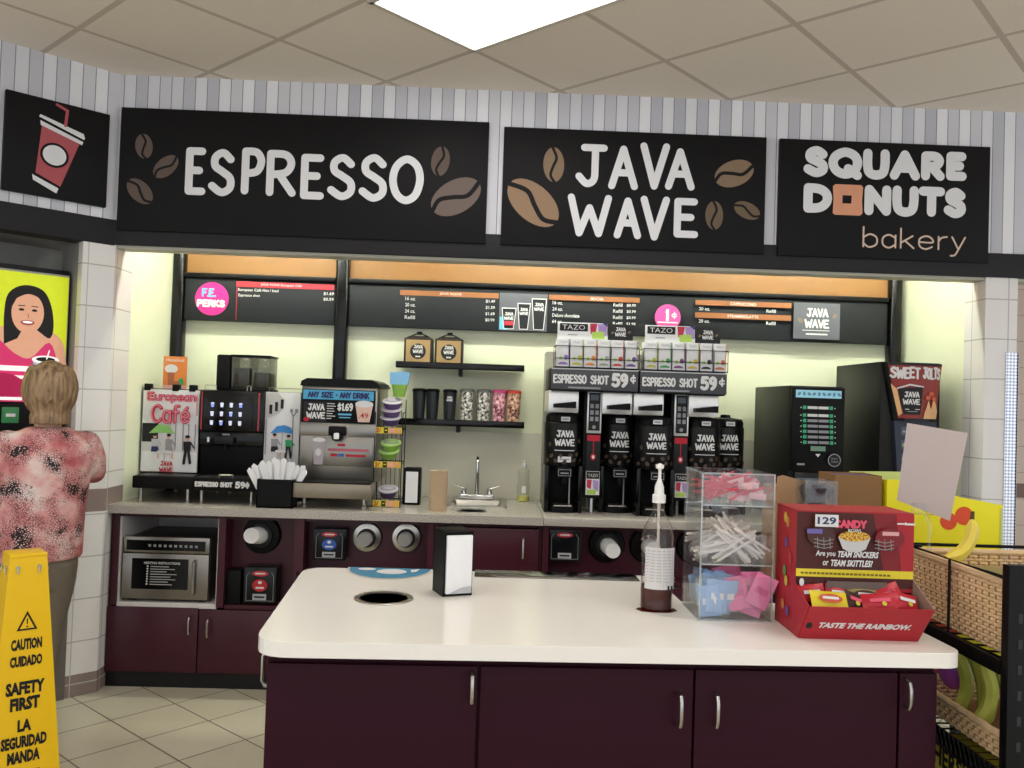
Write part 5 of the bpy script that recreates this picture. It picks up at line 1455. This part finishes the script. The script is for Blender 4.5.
for k in range(12): f.tube([(0, .03+k*.042, .605), (.52, .03+k*.042, .605)], .0025, black_m, 6)
f.build('lower_shelf', t)
MB().box(.01, .51, .01, .49, .49, .5105, black_m, .002).build('bottom_shelf', t)
wick = M('wicker', 'dcbc92', .6, noise=.2, scale=18); wick2 = M('wicker_dark', 'a07a4c', .65, noise=.2, scale=18)
def basket(label, x0, x1, y0, y1, z0, z1, flare):
    t = thing('wicker_basket', label, 'basket', ((x0+x1)/2, (y0+y1)/2, z0))
    hw, hd, h = (x1-x0)/2, (y1-y0)/2, z1-z0
    def ring(k):   # outline at height fraction k
        e_ = flare*k
        return hw-flare+e_, hd-flare+e_
    per = 64
    def pt(u, k, off):
        a_, b_ = ring(k)
        s_ = u*4
        side = int(s_) % 4; f_ = s_-int(s_)
        c = [(-a_, -b_), (a_, -b_), (a_, b_), (-a_, b_)]
        p, q_ = c[side], c[(side+1) % 4]
        n_ = [(0, -1), (1, 0), (0, 1), (-1, 0)][side]
        e_ = off*math.sin(PI*min(1, min(f_, 1-f_)*12)/2)
        return (p[0]+(q_[0]-p[0])*f_+n_[0]*e_, p[1]+(q_[1]-p[1])*f_+n_[1]*e_, h*k)
    wv = MB()
    rows = int(h/.0098)
    for r_ in range(rows):
        k = (r_+.6)/rows
        path = [pt(i/128, k, .0035*(1 if ((i//1+r_) % 2) else -1)) for i in range(128)]
        wv.tube(path, .0047, wick, 6, True)
    wv.build('weave', t)
    st = MB()
    for i in range(64): st.tube([pt((i+.5)/64, k, 0) for k in (0, .5, 1)], .0035, wick2, 5)
    st.build('stakes', t)
    rm = MB()
    a_, b_ = ring(1)
    rm.tube([pt(i/64, 1.0, .002*(-1)**i) for i in range(64)], .009, wick, 8, True)
    rm.build('rim', t)
    a_, b_ = ring(0)
    MB().box(-a_, a_, -b_, b_, 0, .006, wick2).build('base', t)
basket('wicker basket in the black wire rack at the right edge', 1.262, 1.755, 2.035, 2.5, .908, 1.085, .012)
basket('low wicker tray of green bananas under the big wicker basket', 1.264, 1.75, 2.04, 2.5, .65, .715, .012)
banana_g = M('banana_green', 'aab04c', .45, noise=.15, scale=12); banana_y = M('banana_yellow', 'd8c24a', .45, noise=.1, scale=12); stem_m = M('banana_stem', '4a3f22', .6)
def banana(loc, rot, mat, label, L_=.19, group=None):
    t = thing('banana', label, 'banana', loc, 0, group); t.rotation_euler = rot
    R = .13; n = 14; span = L_/R
    P = [(0, R-R*math.cos(-span/2+span*i/n), R*math.sin(-span/2+span*i/n)) for i in range(n+1)]
    rr = [.006]+[.019*min(1, (.45+2.2*math.sin(PI*i/n)))*.95 for i in range(1, n)]+[.006]
    rr = [.007, .013]+[.0185]*(n-3)+[.014, .007]
    MB().tube(P, rr, mat, 7).build('fruit', t)
    e = P[-1]; MB().tube([P[-1], (0, e[1]+.012, e[2]+.022)], [.006, .005], stem_m, 7).build('stem', t)
    MB().ell(P[0], (.005, .005, .004), stem_m, 8, 5).build('tip', t)
names = ('leftmost green banana standing in the low wicker tray', 'second green banana from the left in the low wicker tray', 'green banana in the middle of the low wicker tray', 'green banana right of the middle in the low wicker tray', 'green banana nearest the black post in the low wicker tray', 'green banana behind the leftmost one in the low wicker tray', 'green banana deepest in the low wicker tray')
for k, (x, y, rx, ry, rz) in enumerate(((1.31, 2.17, .12, -.1, 1.2), (1.335, 2.22, .1, .25, 1.8), (1.36, 2.13, .25, .5, 2.4), (1.385, 2.2, .1, .65, 2.6), (1.42, 2.15, .1, .8, 2.9), (1.32, 2.3, -.1, .1, .9), (1.37, 2.31, .1, .35, 2.0))):
    banana((x, y, .765), (rx, ry, rz), banana_g, names[k])
banana((1.345, 2.36, 1.12), (.9, .3, 1.9), banana_y, 'yellow banana lying on top of the big wicker basket', .18)
t = thing('produce_bag', 'crumpled bags of fruit filling the wicker basket', 'bag', (1.5, 2.27, .9145))
MB().box(-.2, .2, -.2, .2, 0, .14, M('bag_tan', '9a8a5a', .7, noise=.2), .03).build('bag', t)
t = thing('candy_box', 'yellow candy box lettered in black at the bottom of the black rack', 'box', (1.253, 2.045, .511))
p = MB().box(0, .4, 0, .3, 0, .095, M('box_yellow', 'f2e84a', .5))
p.build('carton', t)
q = MB(); a = Art(q, (0, 0, 0)); a.text('HERSHEY', .012, .03, .045, .21, ink, .03); a.rect(.26, .01, .36, .085, M('box_teal', '5fb08f', .5)); q.build('front_print', t)
q = MB(); a = Art(q, (0, .3, 0), (0, -1, 0), (0, 0, 1)); a.text('HERSHEY', .01, .025, .055, .26, ink, .04); q.build('side_print', t)
t = thing('fruit_sheet', 'orange and yellow card leaning behind the green bananas', 'card', (1.27, 2.475, .74))
MB().box(0, .3, 0, .004, 0, .16, reddot).box(.12, .3, -.001, .0, .02, .12, yel).build('card', t)
t = thing('produce_bag', 'purple bag behind the green bananas', 'bag', (1.335, 2.385, .7155))
MB().ell((0, 0, .075), (.05, .04, .075), M('bag_purple', 'a44fb0', .4, noise=.2)).build('bag', t)
# blank card in a clear clip stand, leaning over the basket corner
t = thing('card_holder', 'blank grey card in a clear clip stand, leaning over the wicker basket', 'sign', (1.262, 2.4, 1.13))
cardm = M('card_grey', 'c3b6b3', .6, noise=.01)
C_ = [Vector(p) for p in ((1.195, 2.460, 1.235),(1.309, 2.380, 1.189),(1.344, 2.360, 1.439),(1.215, 2.450, 1.461))]
u_ = (C_[1]-C_[0]); n_ = (C_[1]-C_[0]).cross(C_[3]-C_[0]).normalized()
base = Vector((1.262, 2.4, 1.13))
cd = MB(); P = [c-base for c in C_]
cd.add(P+[p-n_*.002 for p in P], [(0, 1, 2, 3), (7, 6, 5, 4), (0, 4, 5, 1), (1, 5, 6, 2), (2, 6, 7, 3), (3, 7, 4, 0)], cardm)
cd.build('card', t)
mid = (P[0]+P[1])/2
MB().tube([(.0, .0, -.03), (.0, .0, .04), mid+Vector((0, 0, .01))], .006, acr, 8).box(mid.x-.03, mid.x+.03, mid.y-.012, mid.y+.012, mid.z-.012, mid.z+.02, acr, .003).build('clip_stand', t)
# ------------------------------------------------------------------ drink fountain in the left recess (built in the angled wall's frame)
fo = A0.xy + n2*.12
t = thing('drink_fountain', 'soft drink fountain with a lit yellow picture of a smiling woman', 'drink machine', (fo.x, fo.y, 0), ANG)
MB().box(-1.25, -.15, .02, .28, .88, 2.06, dark_m, .005).build('body', t)
MB().box(-1.3, -.14, -.14, .28, .0, .88, M('fountain_cabinet', '6b6460', .5), .004).build('base_cabinet', t)
pic = M('poster_lime', 'c6d21c', .4, emit=.35)
p = MB().box(-1.22, -.155, 0, .02, 1.41, 2.035, M('poster_frame', 'a8a8a4', .4), .003)
p = p.build('light_box', t)
q = MB(); a = Art(q, (0, 0, 0))
a.rect(-1.21, 1.43, -.16, 2.025, pic)
hairp = M('poster_hair', '15100f', .5); facep = M('poster_face', 'dba384', .45, emit=.25); pinkp_ = M('poster_top', 'd8336e', .45, emit=.2); cupp = M('poster_cup', 'b9b7cf', .45, emit=.2); whitee = M('poster_glow', 'ececec', .45, emit=.35); mag = M('poster_magenta', 'b81a55', .45, emit=.15)
cx = -.335
q = MB(); a = Art(q, (0, 0, -.02)); a.rect(-1.21, 1.45, -.16, 2.045, pic)
a.poly(catmull([(cx-.19, 1.56), (cx-.2, 1.68), (cx-.16, 1.76), (cx-.06, 1.79), (cx+.06, 1.79), (cx+.15, 1.74), (cx+.175, 1.64), (cx+.17, 1.5), (cx-.1, 1.46)], 4), facep)
a.poly(catmull([(cx-.2, 1.43), (cx-.19, 1.62), (cx-.14, 1.73), (cx-.05, 1.66), (cx+.02, 1.64), (cx+.1, 1.72), (cx+.14, 1.6), (cx+.13, 1.43)], 4), pinkp_)
a.poly(catmull([(cx-.095, 1.70), (cx-.1, 1.84), (cx-.085, 1.94), (cx-.02, 1.985), (cx+.06, 1.97), (cx+.1, 1.9), (cx+.115, 1.8), (cx+.1, 1.74), (cx+.05, 1.77), (cx, 1.8), (cx-.04, 1.73)], 4), hairp)
a.ell(cx+.0, 1.855, .07, .098, facep)
a.poly(catmull([(cx-.085, 1.84), (cx-.08, 1.94), (cx-.02, 1.97), (cx+.05, 1.96), (cx+.08, 1.9), (cx+.078, 1.84), (cx+.055, 1.92), (cx-.0, 1.945), (cx-.05, 1.92)], 3), hairp)
for s_ in (-1, 1):
    a.ell(cx+s_*.028, 1.868, .012, .006, hairp); a.stroke([(cx+s_*.015, 1.888), (cx+s_*.042, 1.886)], .004, hairp)
a.stroke([(cx, 1.85), (cx+.004, 1.832)], .004, M('poster_shade', 'b9805f', .5))
a.ell(cx, 1.808, .03, .012, M('poster_lip', 'b8404a', .5)); a.ell(cx, 1.81, .022, .006, whitee)
a.poly([(cx+.045, 1.5), (cx+.125, 1.5), (cx+.14, 1.63), (cx+.03, 1.63)], cupp); a.ell(cx+.085, 1.635, .06, .02, whitee); a.ell(cx+.085, 1.637, .042, .011, hairp); a.stroke([(cx+.09, 1.64), (cx+.1, 1.68)], .006, whitee)
a.rect(cx-.25, 1.575, cx+.03, 1.6, whitee); a.rect(cx-.25, 1.54, cx+.06, 1.555, whitee)
a.ell(cx-.1, 1.5, .1, .065, mag); a.rect(-1.2, 1.437, cx-.01, 1.452, whitee)
q.build('picture', p)
vl = MB().box(-1.2, -.17, -.02, .02, 1.22, 1.4, blackp_m, .004).build('valve_panel', t)
cols = ('b3263a', '3f8a55', '3a3a40', 'b3263a', '3a5fa8', '6a3a7a', 'b3263a')
for k in range(7):
    x = -.27-k*.125
    v = MB().box(x-.036, x+.036, -.028, -.015, 1.31, 1.385, M('valve_'+cols[k], cols[k], .4), .004)
    a = Art(v, (0, -.028, 0)); a.rect(x-.02, 1.34, x+.02, 1.355, cream_m); v.build('valve_label', t)
    MB().box(x-.02, x+.02, -.06, -.01, 1.17, 1.25, blackp_m, .006).build('nozzle', t)
MB().box(-1.2, -.17, -.13, .02, .88, .91, steel_m, .003).build('drip_tray', t)

# ------------------------------------------------------------------ yellow caution cone sign
cyel = M('caution_yellow', 'f7c81c', .35, noise=.02)
t = thing('caution_sign', 'tall yellow four-sided caution floor sign in the left foreground', 'floor sign', (-1.60, 3.02, 0), math.radians(40))
hb, ht, H_ = .125, .056, .905
def fpt(side, u, v):
    """point on face: u -1..1 across, v 0..1 up"""
    h_ = hb+(ht-hb)*v
    return [(u*h_, -h_, v*H_), (h_, u*h_, v*H_), (-u*h_, h_, v*H_), (-h_, -u*h_, v*H_)][side]
mb = MB()
vs = [fpt(s_, -1, 0) for s_ in range(4)]+[fpt(s_, -1, 1) for s_ in range(4)]
vi = [tuple(c*(.975 if i < 2 else 1) for i, c in enumerate(v)) for v in vs]
mb.add(vs+vi, [(i, (i+1) % 4, 4+(i+1) % 4, 4+i) for i in range(4)]+[(8+(i+1) % 4, 8+i, 12+i, 12+(i+1) % 4) for i in range(4)]+[(i+8, 8+(i+1) % 4, (i+1) % 4, i) for i in range(4)]+[(4, 5, 6, 7)], cyel)
mb.build('panels', t)
cap = MB().box(-ht-.002, ht+.002, -ht-.002, ht+.002, H_-.008, H_+.004, cyel, .003); cap.build('top_cap', t)
for s_ in range(4):
    o_ = Vector(fpt(s_, 0, 0)); v_ = (Vector(fpt(s_, 0, 1))-o_).normalized(); u_ = (Vector(fpt(s_, 1, 0))-o_).normalized()
    q = MB(); a = Art(q, o_, u_, v_)
    a.poly([(-.032, .655), (.032, .655), (0, .72)], ink); a.poly([(-.022, .661), (.022, .661), (0, .706)], cyel); a.stroke([(0, .693), (0, .677)], .004, ink); a.ell(0, .667, .003, .003, ink)
    q.build('warning_symbol', t)
    for rows in ((('CAUTION', .59, .038, .094), ('CUIDADO', .535, .036, .098)), (('SAFETY', .442, .044, .118), ('FIRST', .39, .044, .09)), (('LA', .32, .04, .042), ('SEGURIDAD', .267, .04, .138), ('MANDA', .218, .04, .098))):
        q = MB(); a = Art(q, o_, u_, v_)
        for txt, y, h, w_ in rows: a.text(txt, -w_/2, y, h, w_, ink, .055)
        q.build('lettering', t)
    q = MB(); a = Art(q, o_, u_, v_)
    a.poly([(-.045, .155), (.045, .155), (.05, .19), (-.05, .19)], ink); a.rect(-.04, .168, .04, .177, cyel)
    q.build('maker_badge', t)
    q = MB(); c_ = Vector(fpt(s_, .55, .955)); c2_ = Vector(fpt(s_, -.55, .955)); n_ = u_.cross(v_)
    for c3 in (c_, c2_): q.tube([c3-n_*.003, c3+n_*.006], .006, steel_m, 10).tube([c3+n_*.004, c3+n_*.006-v_*.02], .003, steel_m, 6)
    q.build('bolt', t)

# ------------------------------------------------------------------ the woman at the fountain (local axes: x her right, y the way she faces)
skin_m = M('skin', 'c99f86', .5, noise=.05, scale=20)
t = thing('person', 'woman seen from behind in a pink snake-print blouse and khaki trousers, at the drink fountain', 'person', (-1.89, 3.70, 0), math.radians(36))
def solid(mb, name, voxel, parent, smooth=6, sub=0):
    """join overlapping closed shapes into one skin"""
    o = mb.build(name + '_shape')
    r = o.modifiers.new('r', 'REMESH'); r.mode = 'VOXEL'; r.voxel_size = voxel; r.use_smooth_shade = True
    if smooth:
        s_ = o.modifiers.new('s', 'SMOOTH'); s_.iterations = smooth; s_.factor = .5
    dg = bpy.context.evaluated_depsgraph_get()
    me = bpy.data.meshes.new_from_object(o.evaluated_get(dg))
    mats = list(mb.mats)
    bpy.data.objects.remove(o)
    me.name = name
    if not me.materials:
        me.materials.append(mats[0])
    for p in me.polygons: p.use_smooth = True
    ob = bpy.data.objects.new(name, me); COL.objects.link(ob); ob.parent = parent
    return ob
def limb(mb, pts, rad, mat):
    P = [Vector(p) for p in pts]
    mb.tube(P, rad, mat, 14)
    for p, r in zip(P, rad): mb.ell(p, (r, r, r), mat, 12, 8)
def loft(mb, secs, mat, n=28):
    """secs: (z, cx, cy, rx, ry)"""
    vs, fs = [], []
    for z, x, y, rx, ry in secs: vs += [(x+rx*math.cos(2*PI*i/n), y+ry*math.sin(2*PI*i/n), z) for i in range(n)]
    for j in range(len(secs)-1):
        for i in range(n):
            k = (i+1) % n; fs.append((j*n+i, j*n+k, (j+1)*n+k, (j+1)*n+i))
    fs.append(tuple(range(n))[::-1]); fs.append(tuple(range((len(secs)-1)*n, len(secs)*n)))
    mb.add(vs, fs, mat, True)
bd = MB()
HZ = 1.462
bd.ell((0, .01, HZ), (.073, .092, .108), skin_m, 22, 16)
bd.ell((0, .045, HZ-.06), (.05, .05, .05), skin_m)
bd.ell((0, .1, HZ-.015), (.012, .018, .02), skin_m); bd.ell((0, .092, HZ-.055), (.024, .012, .009), skin_m)
for s_ in (-1, 1): bd.ell((s_*.076, .0, HZ-.01), (.01, .018, .03), skin_m)
limb(bd, [(0, -.01, 1.25), (0, 0, 1.40)], [.055, .05], skin_m)
loft(bd, [(.70, -.03, 0, .14, .11), (.8, -.025, 0, .145, .115), (.98, -.01, .005, .14, .11), (1.12, 0, 0, .165, .12), (1.22, 0, -.005, .165, .1), (1.28, 0, -.008, .11, .07)], skin_m)
hands = []
for s_ in (-1, 1):
    sh_, el_, wr_ = (s_*.165, -.01, 1.235), (s_*.2, .07, 1.11), (s_*.11, .27, 1.13)
    limb(bd, [sh_, ((sh_[0]+el_[0])/2, .03, 1.17), el_, ((el_[0]+wr_[0])/2, .17, 1.12), wr_], [.052, .046, .037, .034, .024], skin_m)
    d_ = (Vector(wr_)-Vector(el_)).normalized(); p_ = Vector(wr_)+d_*.045
    bd.ell(p_, (.03, .042, .018), skin_m)
    side = d_.cross(Vector((0, 0, 1))).normalized()
    for k, L_ in enumerate((.058, .068, .064, .05)):
        b_ = p_+d_*.03+side*((k-1.5)*.0195)
        m1 = b_+d_*L_*.5+Vector((0, 0, .004)); m2 = b_+d_*L_*.85+Vector((0, 0, -.018))
        limb(bd, [b_, m1, m2], [.0088, .008, .0068], skin_m)
    tb = p_-d_*.015+side*(-s_)*.028
    limb(bd, [tb, tb+side*(-s_)*.022+d_*.025, tb+side*(-s_)*.024+d_*.05], [.011, .0095, .008], skin_m)
for s_ in (-1, 1):
    limb(bd, [(s_*.08-.03, 0, .72), (s_*.074-.045, .012, .42), (s_*.07-.053, -.005, .28), (s_*.068-.06, -.01, .08)], [.076, .052, .047, .034], skin_m)
    limb(bd, [(s_*.068-.06, -.02, .05), (s_*.07-.06, .1, .035)], [.036, .028], skin_m)
solid(bd, 'body', .0068, t, 3)
# blouse
bl_m, N, L = new_mat('snake_blouse')
b = N['Principled BSDF']; b.inputs['Roughness'].default_value = .75
tc = N.new('ShaderNodeTexCoord')
nz = N.new('ShaderNodeTexNoise'); nz.inputs['Scale'].default_value = 9; nz.inputs['Detail'].default_value = 5
vo = N.new('ShaderNodeTexVoronoi'); vo.inputs['Scale'].default_value = 120; vo.feature = 'DISTANCE_TO_EDGE'
v2 = N.new('ShaderNodeTexNoise'); v2.inputs['Scale'].default_value = 11; v2.inputs['Detail'].default_value = 5
for n_ in (nz, vo, v2): L.new(tc.outputs['Object'], n_.inputs['Vector'])
r1 = N.new('ShaderNodeValToRGB'); e = r1.color_ramp.elements
e[0].position, e[0].color = .32, lin('b5565a'); e[1].position, e[1].color = .68, lin('e6d8d2'); e.new(.5).color = lin('d99f9b')
L.new(nz.outputs['Fac'], r1.inputs[0])
cell = math_node(N, L, 'LESS_THAN', vo.outputs['Distance'], math_node(N, L, 'MULTIPLY', math_node(N, L, 'SUBTRACT', v2.outputs['Fac'], .4), .8))
c = mixc(N, L, math_node(N, L, 'MULTIPLY', cell, .8), r1.outputs[0], lin('6a3238'))
blk = math_node(N, L, 'MULTIPLY', cell, math_node(N, L, 'GREATER_THAN', v2.outputs['Fac'], .62))
c = mixc(N, L, blk, c, lin('1d1618'))
L.new(c, b.inputs['Base Color'])
bl = MB()
loft(bl, [(.755, -.025, 0, .182, .148), (.82, -.022, 0, .18, .15), (.94, -.012, 0, .172, .145), (1.05, -.005, 0, .176, .142), (1.16, 0, -.004, .186, .138), (1.235, 0, -.006, .182, .118), (1.285, 0, -.008, .135, .085), (1.315, 0, -.005, .075, .066)], bl_m)
for s_ in (-1, 1):
    limb(bl, [(s_*.15, -.008, 1.235), (s_*.182, .02, 1.17), (s_*.198, .06, 1.115)], [.066, .062, .056], bl_m)
solid(bl, 'blouse', .011, t, 5)
tr_m = M('khaki_trousers', '6f675a', .8, noise=.08, scale=40)
tr = MB()
loft(tr, [(.64, -.03, 0, .165, .13), (.72, -.028, 0, .17, .135), (.80, -.025, 0, .165, .13)], tr_m)
for s_ in (-1, 1):
    loft(tr, [(.055, s_*.068-.06, -.008, .05, .062), (.25, s_*.07-.055, -.004, .057, .07), (.45, s_*.074-.045, .006, .069, .08), (.62, s_*.08-.035, .002, .085, .11), (.74, s_*.08-.028, 0, .085, .125)], tr_m)
solid(tr, 'trousers', .011, t, 5)
for s_ in (-1, 1):
    shm = MB(); limb(shm, [(s_*.068-.06, -.045, .035), (s_*.07-.06, .03, .034), (s_*.074-.06, .11, .03)], [.034, .036, .03], M('shoe_black', '1f1c1b', .5)); shm.box(s_*.07-.096, s_*.07-.02, -.078, .135, 0, .018, MATS['shoe_black'], .008)
    solid(shm, 'shoe', .006, t, 3)
# hair: short layered cut
hair_m, N, L = new_mat('light_brown_hair')
b = N['Principled BSDF']; b.inputs['Roughness'].default_value = .5
tc = N.new('ShaderNodeTexCoord'); mp = N.new('ShaderNodeMapping'); mp.inputs['Scale'].default_value = (70, 70, 7)
nz = N.new('ShaderNodeTexNoise'); nz.inputs['Scale'].default_value = 1; nz.inputs['Detail'].default_value = 4
L.new(tc.outputs['Object'], mp.inputs[0]); L.new(mp.outputs[0], nz.inputs['Vector'])
r1 = N.new('ShaderNodeValToRGB'); e = r1.color_ramp.elements
e[0].position, e[0].color = .3, lin('5b4230'); e[1].position, e[1].color = .72, lin('b5966e')
L.new(nz.outputs['Fac'], r1.inputs[0]); L.new(r1.outputs[0], b.inputs['Base Color'])
bp = N.new('ShaderNodeBump'); bp.inputs['Strength'].default_value = .8; bp.inputs['Distance'].default_value = .006; L.new(nz.outputs['Fac'], bp.inputs['Height']); L.new(bp.outputs[0], b.inputs['Normal'])
hr = MB()
hr.ell((0, -.012, HZ+.018), (.091, .1, .12), hair_m, 26, 18)
hr.ell((0, -.045, HZ-.05), (.08, .065, .085), hair_m, 22, 14)
rnd = random.Random(5)
for k in range(150):   # tufts following the skull, ends flicking out
    a_ = rnd.uniform(PI*.98, PI*2.02); z0 = rnd.uniform(-.02, .1); ln = rnd.uniform(.07, .12)
    rx = .09*math.sqrt(max(.05, 1-(z0/.13)**2))
    P = []
    for i in range(4):
        f_ = i/3; z = z0-ln*f_
        r_ = (.09*math.sqrt(max(.1, 1-((z)/.135)**2)))+.005+.014*f_*f_*(k % 3)/2
        aa = a_+.15*f_*math.sin(k)
        P.append((r_*math.cos(aa), -.014+r_*1.06*math.sin(aa), HZ+.018+z))
    hr.tube(P, [.010, .012, .009, .003], hair_m, 6)
for k in range(16):
    a_ = -PI/2+(k-7.5)*.16
    P = [(.06*math.cos(a_), -.01+.075*math.sin(a_), HZ-.07), (.075*math.cos(a_), -.015+.085*math.sin(a_), HZ-.11), (.08*math.cos(a_), -.015+.09*math.sin(a_), HZ-.138)]
    hr.tube(P, [.016, .011, .003], hair_m, 6)
solid(hr, 'hair', .005, t, 2)
ey = MB()
for s_ in (-1, 1): MB().ell((s_*.03, .088, HZ+.012), (.012, .01, .009), mw, 12, 8).ell((s_*.03, .096, HZ+.012), (.005, .004, .005), ink, 8, 6).build('eye', t)
